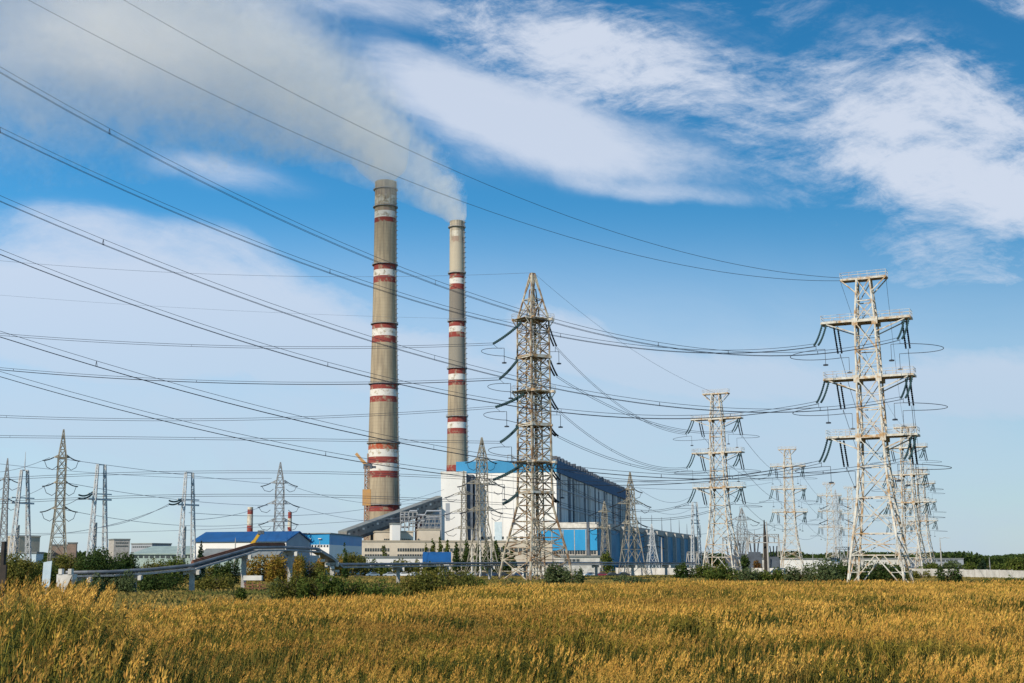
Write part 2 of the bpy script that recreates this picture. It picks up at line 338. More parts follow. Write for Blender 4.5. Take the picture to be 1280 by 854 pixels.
# ------------------------------------------------------------------ chimneys
def chimney(px, D, py_top, prof, bands, rings, label, name='chimney', grey=None, segs=48, ladder=True, hw=1.0):
    """prof: [(py, halfwidth_px)], bands: [(py0, py1, colour)]"""
    xx = gx(px, D, 0); th = thing(name, (xx, D, 0), label, 'chimney', 'power plant chimneys' if D > 700 else 'small far chimneys')
    pys = [p for p, _ in prof]; hws = [w for _, w in prof]
    rad = lambda py: np.interp(py, pys, hws)*D/FPX*1.01
    ztop = zt(py_top, D)
    m = bpy.data.materials.new(name+'_shell'); m.use_nodes = True; t = NT(m.node_tree); b = t.n['Principled BSDF']
    b.inputs['Roughness'].default_value = 0.9; b.inputs['Specular IOR Level'].default_value = 0.15
    tc = t.new('ShaderNodeTexCoord'); ob = tc.outputs['Object']; s_ = t.new('ShaderNodeSeparateXYZ'); t.l.new(ob, s_.inputs[0])
    f = t.m('DIVIDE', s_.outputs[2], ztop)
    c0 = t.mix(t.smooth(t.noise(t.mapping(ob, scale=(1,1,0.25)), 0.16, 6), 0.35, 0.65), (0.39,0.325,0.235), (0.30,0.245,0.175))
    # formwork courses
    w = t.m('ABSOLUTE', t.m('SINE', t.m('MULTIPLY', s_.outputs[2], 1.35)))
    c0 = t.mix(t.m('MULTIPLY', t.smooth(w, 0.25, 0.0), 0.35), c0, (0.17,0.145,0.11))
    c0 = t.mix(t.m('MULTIPLY', t.smooth(t.noise(t.mapping(ob, scale=(1,1,0.05)), 0.7, 5), 0.45, 0.68), 0.55), c0, (0.16,0.135,0.11))
    an = t.m('MULTIPLY', t.m('ARCTAN2', s_.outputs[1], s_.outputs[0]), 15.0)
    c0 = t.mix(t.m('MULTIPLY', t.smooth(t.m('ABSOLUTE', t.m('SINE', an)), 0.22, 0.0), 0.3), c0, (0.20,0.165,0.12))
    zz = lambda py: zt(py, D)/ztop
    if grey:
        for p0, p1, cg in grey:
            msk = t.m('MULTIPLY', t.m('GREATER_THAN', f, zz(p1)), t.m('LESS_THAN', f, zz(p0)))
            c0 = t.mix(t.m('MULTIPLY', msk, 0.8), c0, cg)
    wear = t.noise(ob, 0.35, 6, 0.65)
    for p0, p1, cl in bands:
        msk = t.m('MULTIPLY', t.m('GREATER_THAN', f, zz(p1)), t.m('LESS_THAN', f, zz(p0)))
        colr = {'r': (0.23,0.045,0.04), 'w': (0.62,0.60,0.57), 'fr': (0.30,0.20,0.16), 'fw': (0.60,0.57,0.50), 'o': (0.36,0.07,0.035)}[cl]
        op = {'r': 0.97, 'w': 0.98, 'fr': 0.75, 'fw': 0.85, 'o': 0.95}[cl]
        keep = t.smooth(wear, 0.68, 0.50) if cl in 'rw' else t.smooth(wear, 0.60, 0.42)
        c0 = t.mix(t.m('MULTIPLY', msk, t.m('MULTIPLY', keep, op)), c0, colr)
    if ztop > 150:
        soot = t.m('MULTIPLY', t.smooth(s_.outputs[2], ztop*0.90, ztop*1.0), t.smooth(t.noise(t.mapping(ob, scale=(1,1,0.08)), 0.5, 5), 0.40, 0.62))
        c0 = t.mix(t.m('MULTIPLY', soot, 0.75), c0, (0.11,0.10,0.09))
    t.put(b.inputs['Base Color'], c0)
    mbs = MB(); n = 26; zs = [zt(p, D) for p in np.linspace(py_top, 700, n)]
    zs[-1] = 0
    pr = [(rad(np.interp(z, zs[::-1], np.linspace(py_top,700,n)[::-1])), z) for z in zs]
    mbs.lathe((0,0,0), pr[::-1], segs)
    r0 = pr[0][0]; mbs.lathe((0,0,0), [(r0, ztop), (r0*0.82, ztop), (r0*0.80, ztop-10)], segs)
    mbs.build('shell', m, th, True)
    for py in rings:
        z = zt(py, D); r = rad(py); k = D/850.0*hw
        mr = MB(); mr.lathe((0,0,z), [(r-0.05,0),(r+1.1*k,0),(r+1.1*k,0.35*k),(r-0.05,0.35*k)], segs)
        for q in range(28):
            a = 2*math.pi*q/28; p = Vector((math.cos(a)*(r+1.0*k), math.sin(a)*(r+1.0*k), z+0.3*k)); mr.beam(p, p+Vector((0,0,1.2*k)), 0.09)
        mr.tube([(math.cos(a)*(r+1.0*k), math.sin(a)*(r+1.0*k), z+1.45*k) for a in np.linspace(0, 2*math.pi, 29)], 0.06, 4)
        mr.build('gallery', 'steel_grey', th)
    if ladder:
        ml = MB(); a = R(-22)
        for side in (-0.9, 0.9):
            pts = [(pr[i][0]*math.cos(a)+0.6*math.cos(a)-side*math.sin(a)*0.6, pr[i][0]*math.sin(a)+0.6*math.sin(a)+side*math.cos(a)*0.6, pr[i][1]) for i in range(n)]
            ml.tube(pts, 0.16, 4)
        for z in np.arange(6, ztop, 3.2):
            r = np.interp(z, [p[1] for p in pr[::-1]], [p[0] for p in pr[::-1]])+0.8
            ml.box((r*math.cos(a), r*math.sin(a), z), (1.3, 1.5, 0.25), a)
        ml.build('ladder', 'steel_grey', th)
    return th
chimney(478, 850, 228, [(228,13.6),(340,14.4),(400,15.2),(480,17.2),(560,18.8),(600,19.8),(650,21.2),(700,23)],
        [(236,246,'fr'),(246,258,'fw'),(258,266,'fr'),(266,274,'w'),(274,280,'r'),(331.5,339,'r'),(339,347,'w'),(347,355,'r'),
         (405.5,412.5,'r'),(412.5,421.5,'w'),(421.5,430,'r'),(480,488,'r'),(488,496.5,'w'),(496.5,504,'r'),
         (554,563,'o'),(563,572,'w'),(572,580,'r'),(580,589.5,'w'),(589.5,598,'r'),(631.5,640,'r')],
        [238,260,332,406,481,555,632], 'tall thick smoking chimney with red and white bands, left of the two')
chimney(571.5, 780, 277, [(277,9.0),(360,9.5),(480,11),(590,13.2),(700,15.5)],
        [(290,297,'fw'),(297,305,'fr'),(342,349,'r'),(349,356,'w'),(356,363,'r'),(402,409,'r'),(409,416,'w'),(416,422.5,'r'),
         (461,468.5,'r'),(468.5,476,'w'),(476,482.5,'r'),(521,528.5,'r'),(528.5,536,'w'),(536,543,'r'),(582,591,'r')],
        [285,342.5,402.5,461.5,521.5], 'shorter slimmer smoking chimney rising behind the white boiler house',
        grey=[(363,402,(0.17,0.16,0.15)),(422.5,461,(0.22,0.21,0.19)),(277,342,(0.45,0.40,0.32))])
chimney(311, 760, 634, [(634,3.4),(700,4.0)], [(634,637,'fw'),(637,643,'r'),(643,657,'fw'),(657,666,'r')], [], 'small red and white chimney behind the blue roofed hangar', segs=20, ladder=False)
chimney(361, 780, 640, [(640,2.3),(700,2.9)], [(640,648,'r'),(648,659,'fw'),(659,667,'r')], [], 'thinnest short red and white chimney behind the lattice pylon', segs=20, ladder=False)

# ------------------------------------------------------------------ smoke
def plume(px, D, py_top, a, p, r0, rb, rp, L, k, kp, label):
    z0 = zt(py_top, D); x0 = gx(px, D, z0)
    m = bpy.data.materials.new('smoke'); m.use_nodes = True; t = NT(m.node_tree)
    t.n.remove(t.n['Principled BSDF'])
    vol = t.new('ShaderNodeVolumeScatter'); vol.inputs['Color'].default_value = (1.0,0.97,0.94,1); vol.inputs['Anisotropy'].default_value = -0.42
    ab = t.new('ShaderNodeVolumeAbsorption'); ab.inputs['Color'].default_value = (0.55,0.5,0.45,1)
    add = t.new('ShaderNodeAddShader'); t.l.new(vol.outputs[0], add.inputs[0]); t.l.new(ab.outputs[0], add.inputs[1])
    t.l.new(add.outputs[0], t.n['Material Output'].inputs['Volume'])
    tc = t.new('ShaderNodeTexCoord'); ob = tc.outputs['Object']
    nz = t.new('ShaderNodeTexNoise'); nz.inputs['Scale'].default_value = 0.05; nz.inputs['Detail'].default_value = 3; t.l.new(ob, nz.inputs['Vector'])
    s_ = t.new('ShaderNodeSeparateXYZ'); t.l.new(ob, s_.inputs[0])
    xp = t.m('MULTIPLY', s_.outputs[0], -1.0); xc = t.m('MAXIMUM', xp, 0.15)
    za = t.m('MULTIPLY', t.m('POWER', xc, p), a)
    zp = t.m('MAXIMUM', s_.outputs[2], 0.01)
    dh = t.m('SUBTRACT', xp, t.m('POWER', t.m('DIVIDE', zp, a), 1.0/p)); dv = t.m('SUBTRACT', s_.outputs[2], za)
    dd = t.m('DIVIDE', t.m('MULTIPLY', dh, dv), t.m('SQRT', t.m('ADD', t.m('ADD', t.m('MULTIPLY', dh, dh), t.m('MULTIPLY', dv, dv)), 0.01)))
    d2 = t.m('ADD', t.m('MULTIPLY', dd, dd), t.m('MULTIPLY', s_.outputs[1], s_.outputs[1]))
    # radius grows with travelled height and distance
    trav = t.m('MAXIMUM', xc, t.m('MULTIPLY', s_.outputs[2], 0.32))
    rr = t.m('ADD', t.m('MULTIPLY', t.m('POWER', trav, rp), rb), r0)
    d = t.m('DIVIDE', t.m('SQRT', d2), rr)
    n1 = t.noise(ob, 0.055, 5, 0.6, 0.4)
    n2_ = t.noise(ob, 0.19, 4, 0.6, 0.3)
    d = t.m('ADD', d, t.m('ADD', t.m('MULTIPLY', t.m('SUBTRACT', n1, 0.5), 1.5), t.m('MULTIPLY', t.m('SUBTRACT', n2_, 0.5), 1.5)))
    env = t.smooth(d, 1.05, 0.35)
    dn = t.m('MULTIPLY', env, t.m('MULTIPLY', t.m('POWER', t.m('DIVIDE', r0, rr), kp), k))
    dn = t.m('MULTIPLY', dn, t.smooth(xp, L, L*0.75))
    t.l.new(dn, vol.inputs['Density']); t.l.new(t.m('MULTIPLY', dn, 0.005), ab.inputs['Density'])
    # hull
    xsn = [0.0, 0.15, 0.6, 2, 5, 10, 20, 40, 70, 110, 160, 220, L]; xsn = [x for x in xsn if x <= L]
    pts = [Vector((0,0,-2))]; rs = [r0*0.8]
    for x in xsn:
        z = a*max(x,0.0)**p
        pts.append(Vector((-x, 0, max(z, -1)))); rs.append((r0+rb*max(x, z*0.32)**rp)*(1.25 if x > 3 else 1.05) if x > 0 else r0*0.85)
    mb = MB(); mb.tube(pts, rs, 20)
    o = mb.build('smoke_plume', m); o.location = (x0, D, z0)
    m.cycles.volume_step_rate = 1.0
    return tag(o, label, 'smoke', 'smoke from the chimneys')
plume(478, 850, 229, 16.7, 0.345, 7.0, 5.0, 0.52, 340, 0.16, 1.22, 'wide grey smoke plume drifting left from the taller chimney')
plume(571.5, 780, 278, 4.13, 0.696, 4.6, 2.3, 0.66, 300, 0.26, 1.42, 'narrow grey smoke plume rising from the slimmer chimney')

# ------------------------------------------------------------------ buildings helpers
def frame2(A, B):
    A = Vector((A[0],A[1])); B = Vector((B[0],B[1])); d = (B-A); L = d.length; d.normalize(); n = Vector((d.y, -d.x))  # outward normal to the right of A->B
    return A, d, n, L
def slab(mb, A, B, s0, s1, z0, z1, out0, out1):
    a, d, n, L = frame2(A, B)
    P = [a+d*s0+n*out0, a+d*s1+n*out0, a+d*s1+n*out1, a+d*s0+n*out1]
    if out1 > out0: P = P[::-1]
    mb.prism([(p.x,p.y) for p in P][::-1], z0, z1)
def rect_fp(A, B, depth):
    a, d, n, L = frame2(A, B)
    P = [a, a+d*L, a+d*L-n*depth, a-n*depth]
    return [(p.x,p.y) for p in P]
def windows(parent, A, B, s0, s1, n, z0, z1, gap=0.35, m='glass_dark', name='window', frame=True, cols=False):
    a, d, nn_, L = frame2(A, B); w = (s1-s0)/n
    for i in range(n):
        mb = MB(); slab(mb, A, B, s0+i*w+w*gap/2, s0+(i+1)*w-w*gap/2, z0, z1, -0.1, 0.08)
        mb.build(name, m, parent)

# ---- boiler house (big white block with blue band)
c0 = (gx(697,700,0)+0, 700.0); c1 = (gx(790,1063,0)+0, 1063.0)
a, d, n, L = frame2(c0, c1)     # side wall direction going away; outward normal to the right
t_ = 1.0
fl = Vector(c0) - n*56.0         # left end of facade
fl = (fl.x, fl.y)
th = thing('boiler_house', (c0[0], c0[1], 0), 'huge white boiler house with blue roof band beside the slim chimney', 'building')
def loc_child(mb, name, m, p=th, **k):
    o = mb.build(name, m, p, **k); return o
BASE = Vector((c0[0], c0[1], 0))
class LMB(MB):      # builder in world coordinates, shifted into the parent's frame
    def __init__(s, base): super().__init__(); s.base = Vector(base)
    def build(s, name, m, parent=None, smooth=False):
        s.v = [(v[0]-s.base.x, v[1]-s.base.y, v[2]-s.base.z) for v in s.v]
        return super().build(name, m, parent, smooth)
zb = zt(590, 700); ztp = zt(575, 700)
mb = LMB(BASE); mb.prism([fl, c0, (c0[0]-n.x*3, c0[1]-n.y*3), (fl[0]+d.x*20, fl[1]+d.y*20)][:2]+[(c0[0]+d.x*3,c0[1]+d.y*3),(fl[0]+d.x*3,fl[1]+d.y*3)], 0, zb); mb.build('front_wall', 'white_clad', th)
P0 = (c0[0]+d.x*3, c0[1]+d.y*3); Q0 = (fl[0]+d.x*3, fl[1]+d.y*3)
mb = LMB(BASE); mb.prism([Q0, (P0[0]-n.x*.3, P0[1]-n.y*.3), (c1[0]-n.x*.3, c1[1]-n.y*.3), (c1[0]-n.x*56, c1[1]-n.y*56)], 0, zb-0.01); mb.build('side_wall', 'clad_streaked', th)
mb = LMB(BASE); mb.prism([(fl[0]-n.x*.2-d.x*.2, fl[1]-n.y*.2-d.y*.2), (c0[0]+n.x*.2-d.x*.2, c0[1]+n.y*.2-d.y*.2), (c1[0]+n.x*.2, c1[1]+n.y*.2), (c1[0]-n.x*56.2, c1[1]-n.y*56.2)], zb, ztp); rf = mb.build('roof_band', 'blue_band', th)
mb = LMB(BASE); slab(mb, c0, c1, 0.5, L, zb, ztp+0.2, 0.0, 0.45); mb.build('roof_band', 'blue_band_shade', th)  # side of the same band, its shade put into a darker blue
# pilasters and dark streak strips on the long side wall
for s in np.arange(12, L, 48.0):
    mb = LMB(BASE); slab(mb, c0, c1, s, s+0.8, 0, zb-0.3, -0.35, 0.4); mb.build('pilaster', 'clad_dark', th)
for s, w, zf in ((1,2.5,1.0),(9,2.5,0.9),(44,2.5,0.97),(66,7,0.75),(84,3,0.9),(128,9,0.6),(175,3,0.9),(215,10,0.5),(262,3,0.9),(320,9,0.6)):
    mb = LMB(BASE); slab(mb, c0, c1, s, s+w, zb*(1-zf), zb-2, -0.34, 0.05); mb.build('wall_panel', 'clad_dark' if w < 4 and s in (1,44,175) else 'concrete', th)
for z in (34, 44):
    mb = LMB(BASE); slab(mb, c0, c1, 2, L-2, z, z+0.5, -0.34, 0.2); mb.build('ledge', 'gable_grey', th)
k = 0
for s in np.arange(6, L, 11.0):       # roof exhaust heads along the edge
    mb = LMB(BASE)
    for q in (0, 3.4): slab(mb, c0, c1, s+q, s+q+2.2, ztp-0.05, ztp+2.2+rnd.random()*1.4, -3.0, -0.6)
    mb.build('roof_vent', 'clad_dark', th)
for px_ in (655, 668):
    x = gx(px_-20, 702, ztp); mb = LMB(BASE)
    for q in (0, 3): mb.beam((x+q,706,ztp),(x+q,706,ztp+3.2),0.25)
    mb.beam((x,706,ztp+3.2),(x+3,706,ztp+3.2),0.25); mb.beam((x,706,ztp+1.6),(x+3,706,ztp+1.6),0.2); mb.build('roof_frame', 'steel_grey', th)
# small windows low on the facade, and two light blue strips
a2, d2, n2_, L2 = frame2(fl, c0)
for i in range(14):
    s = 3+i*3.6; mb = LMB(BASE); slab(mb, fl, c0, s, s+2.0, zt(674,702), zt(670.5,702), -0.1, 0.12); mb.build('window', 'glass_dark', th)
for s in (20.5, 51.5):
    mb = LMB(BASE); slab(mb, fl, c0, s+1, s+5, zt(700,700), zt(652,700), -0.1, 0.15); mb.build('blue_strip', 'sign_back', th)
for i in range(9):
    s = 2+i*6; mb = LMB(BASE); slab(mb, fl, c0, s, s+0.12, 2, zb-0.5, -0.1, 0.05); mb.build('panel_joint', 'gable_grey', th)
# ---- chimney-side white block with stair strip
bl = (gx(551,703,0), 704.0); br = (gx(583,703,0), 703.0)
th2 = thing('bunker_tower', (bl[0], bl[1], 0), 'white windowless block where the sloping conveyor ends', 'building')
B2 = Vector((bl[0], bl[1], 0)); zb2 = zt(590.5, 703)
mb = LMB(B2); mb.prism(rect_fp(bl, br, 24), 0, zb2); mb.build('wall', 'white_clad', th2)
mb = LMB(B2); mb.prism(rect_fp((br[0]+0.01,br[1]+3), (br[0]+3.6,br[1]+2.4), 18), 0, zb2-1.0); mb.build('stair_shaft', 'clad_dark', th2)
mb = LMB(B2); mb.prism(rect_fp((br[0]+4.6,br[1]+4), (br[0]+7.4,br[1]+4), 14), 0, zb2-4.0); mb.build('stair_shaft', 'gable_grey', th2)
mb = LMB(B2); mb.tube([(br[0]+6.6, br[1]+2.5, 0), (br[0]+6.6, br[1]+2.5, zb2-5)], 0.5, 8); mb.build('drain_pipe', 'clad_dark', th2)
mb = LMB(B2); slab(mb, bl, br, 2.6, 4.8, zt(651,703), zt(629,703), -0.1, 0.12); mb.build('louvre', 'gable_grey', th2)
mb = LMB(B2); slab(mb, bl, br, -0.2, (Vector(br)-Vector(bl)).length+0.2, zb2-0.9, zb2+0.5, -0.2, 0.25); mb.build('parapet', 'concrete_white', th2)

# ---- turbine hall with blue front
tl = (gx(672,652,0), 652.0+2); tr = (gx(748,640,0), 642.0)
th3 = thing('turbine_hall', (tr[0], tr[1], 0), 'long low turbine hall with bright blue cladding and white parapet', 'building')
B3 = Vector((tr[0], tr[1], 0)); L3 = (Vector(tr)-Vector(tl)).length
zh = zt(653, 645)
e1 = (gx(869,1000,0), 1000.0)
mb = LMB(B3); mb.prism([tl, tr, (e1[0],e1[1]), (e1[0]-60, e1[1]+10)], 0, zh-0.3); mb.build('wall', 'concrete', th3)
mb = LMB(B3); slab(mb, tl, tr, 0, L3, zt(660,645), zh, -0.2, 0.5); mb.build('parapet', 'concrete_white', th3)
mb = LMB(B3); slab(mb, tl, tr, 0, L3, zt(688,645), zt(662,645), -0.2, 0.4); mb.build('cladding', 'blue_clad', th3)
for i in range(22):
    s = 0.5+i*(L3-1)/22; mb = LMB(B3); slab(mb, tl, tr, s, s+(L3-1)/22*0.72, zt(692.5,645), zt(688.8,645), -0.2, 0.25); mb.build('window', 'glass_dark', th3)
for i in range(5):
    s = 2+i*(L3-2)/5; mb = LMB(B3); slab(mb, tl, tr, s, s+0.35, 0, zt(662,645)-0.3, -0.1, 0.55); mb.build('pilaster', 'concrete', th3)
mb = LMB(B3); slab(mb, tl, tr, L3-5.2, L3-3.8, 0, zh, -0.1, 0.9); mb.build('drain_pipe', 'clad_dark', th3)
a3, d3, n3_, LS = frame2(tr, e1)
mb = LMB(B3); slab(mb, tr, e1, 1, LS, 1.0, zh-3.2, -0.2, 0.3); mb.build('side_cladding', 'blue_side', th3)
mb = LMB(B3); slab(mb, tr, e1, 0, LS, zh-3, zh+0.2, -0.3, 0.6); mb.build('side_parapet', 'concrete', th3)
nb = 9
for i in range(nb+1):
    s = 22+(LS-22)*(i/nb)
    mb = LMB(B3); slab(mb, tr, e1, s-1.3, s+1.3, 0, zh-0.8, 0.0, 2.6); mb.build('buttress', 'concrete', th3)
    mb = LMB(B3); p = a3+d3*s+n3_*5; mb.tube([(p.x,p.y,zh-1.4),(p.x,p.y,zh+6+rnd.random()*3)], [0.28,0.1], 5)
    mb.build('lightning_rod', 'clad_dark', th3)
mb = LMB(B3); slab(mb, tr, e1, LS*0.12, LS*0.9, 0, 3.4, 4.0, 8); mb.build('annex', 'beige_dark', th3)

# ---- beige two storey office in front of the boiler house
def office(pl, pr_, D0, D1, pyt, label, name='office_building', depth=16, m='beige', rows=(), parapet=True):
    A_ = (gx(pl, D0, 0), D0); B_ = (gx(pr_, D1, 0), D1); th = thing(name, (A_[0], A_[1], 0), label, 'building')
    bs = Vector((A_[0], A_[1], 0)); z1 = zt(pyt, (D0+D1)/2); L = (Vector(B_)-Vector(A_)).length
    mb = LMB(bs); mb.prism(rect_fp(A_, B_, depth), 0, z1); mb.build('wall', m, th)
    if parapet:
        mb = LMB(bs); a_, d_, n_, _ = frame2(A_, B_); 
        Pq = rect_fp((A_[0]-d_.x*.3+n_.x*.3, A_[1]-d_.y*.3+n_.y*.3), (B_[0]+d_.x*.3+n_.x*.3, B_[1]+d_.y*.3+n_.y*.3), depth+0.6)
        mb.prism(Pq, z1+0.003, z1+0.7); mb.build('parapet', 'beige_dark' if m.startswith('beige') else 'roof_grey', th)
    for (p0, p1, f0, f1, nwin) in rows:
        w = (f1-f0)*L/nwin
        for i in range(nwin):
            mb = LMB(bs); s = f0*L+i*w; slab(mb, A_, B_, s+w*0.12, s+w*0.88, zt(p1,(D0+D1)/2), zt(p0,(D0+D1)/2), -0.1, 0.1); mb.build('window', 'glass_dark', th)
    return th, A_, B_, bs, z1
office(453, 690, 610, 622, 677.5, 'long beige office building with two rows of dark windows', rows=((685.5,689.5,0.01,0.14,10),(685.5,689.5,0.18,0.36,14),(693,695.5,0.01,0.14,10),(693,695.5,0.18,0.36,14),(685.5,689.5,0.40,0.62,12),(684,690,0.70,0.94,10)))
office(469, 516, 640, 642, 665.5, 'beige upper block standing on the long office roof', rows=((673.5,676,0.22,0.95,14),), name='beige_block')
office(523, 550, 655, 656, 662.5, 'plain beige block between the two dark red conveyor supports', name='beige_block')
office(490, 500, 632, 633, 655.5, 'small bright white rooftop cabin under the conveyor', m='white_clad', name='rooftop_cabin', depth=6)
office(526, 552, 700, 702, 636, 'pale grey block behind the conveyor gallery', m='gable_grey', name='grey_block', depth=20, rows=((643,646,0.1,0.9,6),))
# pipe racks below the conveyor
for i, (p0, p1, pa, pb) in enumerate(((500,521,640,664),(521,551,644,664))):
    D = 668; x0, x1 = gx(p0,D), gx(p1,D); z0, z1 = zt(pb,D), zt(pa,D)
    th = thing('pipe_rack', (x0, D, 0), ('tangled steel pipe rack left of the first red support','steel pipe rack between the two red supports')[i], 'pipe rack', 'pipe racks under the conveyor')
    mb = LMB((x0,D,0))
    for x in np.linspace(x0, x1, 5):
        for dy in (0, 6): mb.beam((x,D+dy,0),(x,D+dy,z1),0.35)
    for z in np.linspace(z0, z1, 5): mb.beam((x0,D,z),(x1,D,z),0.3); mb.beam((x0,D+6,z),(x1,D+6,z),0.3)
    for q in range(4):
        xx = x0+(x1-x0)*q/4; mb.beam((xx,D,z0),(xx+(x1-x0)/4,D,z1),0.22)
    mb.build('rack_frame', 'steel_grey', th)
    mb = LMB((x0,D,0)); 
    for q in range(3): mb.tube([(x0,D+2,z0+2+q*3.2),(x0+4,D+2,z0+2+q*3.2),(x0+5,D+2,z0+4+q*3.2),(x1,D+2,z0+4+q*3.2)], 0.5, 6)
    mb.build('pipe', 'gable_grey', th)

# ---- conveyor gallery
A_ = W(428,672,650); B_ = W(551,625,708)
A_.z += 1.0
th = thing('conveyor_gallery', (A_.x, A_.y, 0), 'long grey enclosed conveyor sloping up to the white block', 'conveyor')
bs = Vector((A_.x, A_.y, 0)); d_ = (B_-A_); u = d_.normalized(); nrm = Vector((u.y, -u.x, 0)).normalized(); up = nrm.cross(u)*-1
if up.z < 0: up = -up
def gal(o0, o1, h0, h1, name, m, ext=0):
    mb = LMB(bs); Ps = []
    for P in (A_-u*ext, B_+u*ext):
        for o_, h_ in ((o0,h0),(o1,h0),(o1,h1),(o0,h1)): Ps.append(P+nrm*o_+Vector((0,0,1))*h_)
    mb.add(Ps, [(3,2,1,0),(4,5,6,7),(0,1,5,4),(1,2,6,5),(2,3,7,6),(3,0,4,7)]); return mb.build(name, m, th)
gal(-3, 3, -2.6, 1.6, 'enclosure', 'gallery_grey'); gal(-3.2, 3.2, 1.61, 2.3, 'roof', 'roof_grey'); gal(-2.6, 2.6, -4.4, -2.61, 'truss', 'belt_dark')
for i in range(22):
    P = A_+d_*((i+0.5)/22); mb = LMB(bs); mb.box((P.x+nrm.x*3.03, P.y+nrm.y*3.03, P.z+0.3), (1.4,0.16,1.0), math.atan2(u.y,u.x)); mb.build('window', 'concrete_white' if i % 3 == 0 else 'belt_dark', th)
for px_, pyb in ((521,650),(548,636)):
    f = (px_-428)/(551-428); P = A_+d_*f
    for side in (-2, 2):
        mb = LMB(bs)
        for q in (-1.3, 1.3): mb.beam((P.x+q, P.y+side, 0), (P.x+q, P.y+side, P.z-4.0), 0.9)
        for z in np.arange(4, P.z-5, 4): mb.beam((P.x-1.3,P.y+side,z),(P.x+1.3,P.y+side,z+3),0.4)
        mb.build('support_leg', 'red_steel', th)
P = A_+d_*0.32
for q in (-2.0, 1.6):
    mb = LMB(bs); mb.beam((P.x+q, P.y, 0), (P.x+q, P.y, P.z-4.0), 1.4); mb.build('support_leg', 'belt_dark', th)

# ---- left industrial buildings
def hangar(pl, pr_, D0, D1, py_e, py_r, label, wall, roof, gable, depth, band=None, name='hangar', win=None, low=None):
    A_ = Vector((gx(pl,D0), D0)); B_ = Vector((gx(pr_,D1), D1)); th = thing(name, (A_.x,A_.y,0), label, 'building'); bs = (A_.x,A_.y,0)
    a_, d_, n_, L = frame2(A_, B_); ze = zt(py_e,(D0+D1)/2); zr = ze+ (zt(py_r,(D0+D1)/2)-ze)*1.06
    mb = LMB(bs); mb.prism(rect_fp(A_, B_, depth), 0, ze); mb.build('wall', wall, th)
    A3 = lambda s, o, z: Vector((a_.x+d_.x*s-n_.x*o, a_.y+d_.y*s-n_.y*o, z))
    mb = LMB(bs)
    e = 0.6
    for s0, s1 in ((0-e, L+e),):
        V_ = [A3(s0,-e,ze-0.1),A3(s1,-e,ze-0.1),A3(s1,depth/2,zr),A3(s0,depth/2,zr),A3(s0,depth+e,ze-0.1),A3(s1,depth+e,ze-0.1),
              A3(s0,-e,ze+0.3),A3(s1,-e,ze+0.3),A3(s1,depth/2,zr+0.4),A3(s0,depth/2,zr+0.4),A3(s0,depth+e,ze+0.3),A3(s1,depth+e,ze+0.3)]
        mb.add(V_, [(6,7,8,9),(9,8,11,10),(0,3,2,1),(3,4,5,2),(0,1,7,6),(4,10,11,5),(1,2,8,7),(2,5,11,8),(0,6,9,3),(3,9,10,4)])
    mb.build('roof', roof, th)
    for s, o in ((0.0, 1), (L, -1)):
        mb = LMB(bs); s_ = s+0.02*(-1 if o == 1 else 1)
        V_ = [A3(s_,0,0 if s else ze-2),A3(s_,depth,0 if s else ze-2),A3(s_,depth,ze),A3(s_,depth/2,zr-0.05),A3(s_,0,ze)]
        V2 = [v+Vector((d_.x,d_.y,0))*0.1*o for v in V_]
        mb.add(V_+V2, [(0,1,2,3,4),(9,8,7,6,5)]+[(i,5+i,5+(i+1)%5,(i+1)%5) for i in range(5)]); mb.build('gable', gable, th)
    if band:
        mb = LMB(bs); slab(mb, A_, B_, 0, L, zt(band[1],(D0+D1)/2), zt(band[0],(D0+D1)/2), -0.1, 0.2); mb.build('cladding_band', band[2], th)
    if win:
        p0, p1, nw = win
        for i in range(nw):
            w = L/nw; mb = LMB(bs); slab(mb, A_, B_, i*w+w*0.15, i*w+w*0.85, zt(p1,(D0+D1)/2), zt(p0,(D0+D1)/2), -0.1, 0.15); mb.build('window', 'glass_dark', th)
    return th
hangar(241, 357, 470, 455, 677, 666, 'long white hangar with deep blue pitched roof', 'white_clad', 'blue_roof', 'gable_grey', 17)
# grey end annex beside the hangar
A_ = (gx(377,480),480.0); B_ = (gx(411,476),476.0); C_ = (gx(452,540),540.0)
th = thing('blue_warehouse', (A_[0],A_[1],0), 'bright blue warehouse with white lower wall next to the hangar', 'building'); bs = (A_[0],A_[1],0)
D_ = (gx(418,560),560.0)
mb = LMB(bs); mb.prism([A_,B_,C_,D_], 0, zt(681,478)); mb.build('lower_wall', 'white_clad', th)
for (p, q, m_) in ((A_,B_,'blue_clad'),):
    mb = LMB(bs); mb.prism([A_,B_,C_,D_], zt(681,478)+0.003, zt(667.5,478)); mb.build('upper_wall', 'blue_clad', th)
mb = LMB(bs); mb.prism([(A_[0]-.5,A_[1]-.5),(B_[0]+.5,B_[1]-.5),(C_[0]+.5,C_[1]),D_], zt(667.5,478)+0.003, zt(666.3,478)); mb.build('roof', 'roof_grey', th)
LA = (Vector(B_)-Vector(A_)).length
for i in range(9):
    mb = LMB(bs); slab(mb, A_, B_, i*LA/9+0.2, (i+1)*LA/9-0.35, zt(684,478), zt(681.4,478), -0.1, 0.1); mb.build('window', 'glass_dark', th)
for s in (2.5, 6.8):
    mb = LMB(bs); slab(mb, A_, B_, s, s+1.3, zt(674,478), zt(673,478), -0.1, 0.6); mb.build('lamp_box', 'concrete_white', th)
hangar(165, 262, 500, 490, 693, 684, 'low pale green shed with flat pitched roof left of the hangar', 'roof_green', 'roof_green', 'gable_grey', 30, win=(694.5,697.5,14), name='shed')
hangar(250, 345, 436, 432, 696, 687.5, 'grey green low shed in front of the white hangar', 'roof_green', 'roof_grey', 'gable_grey', 14, name='shed')
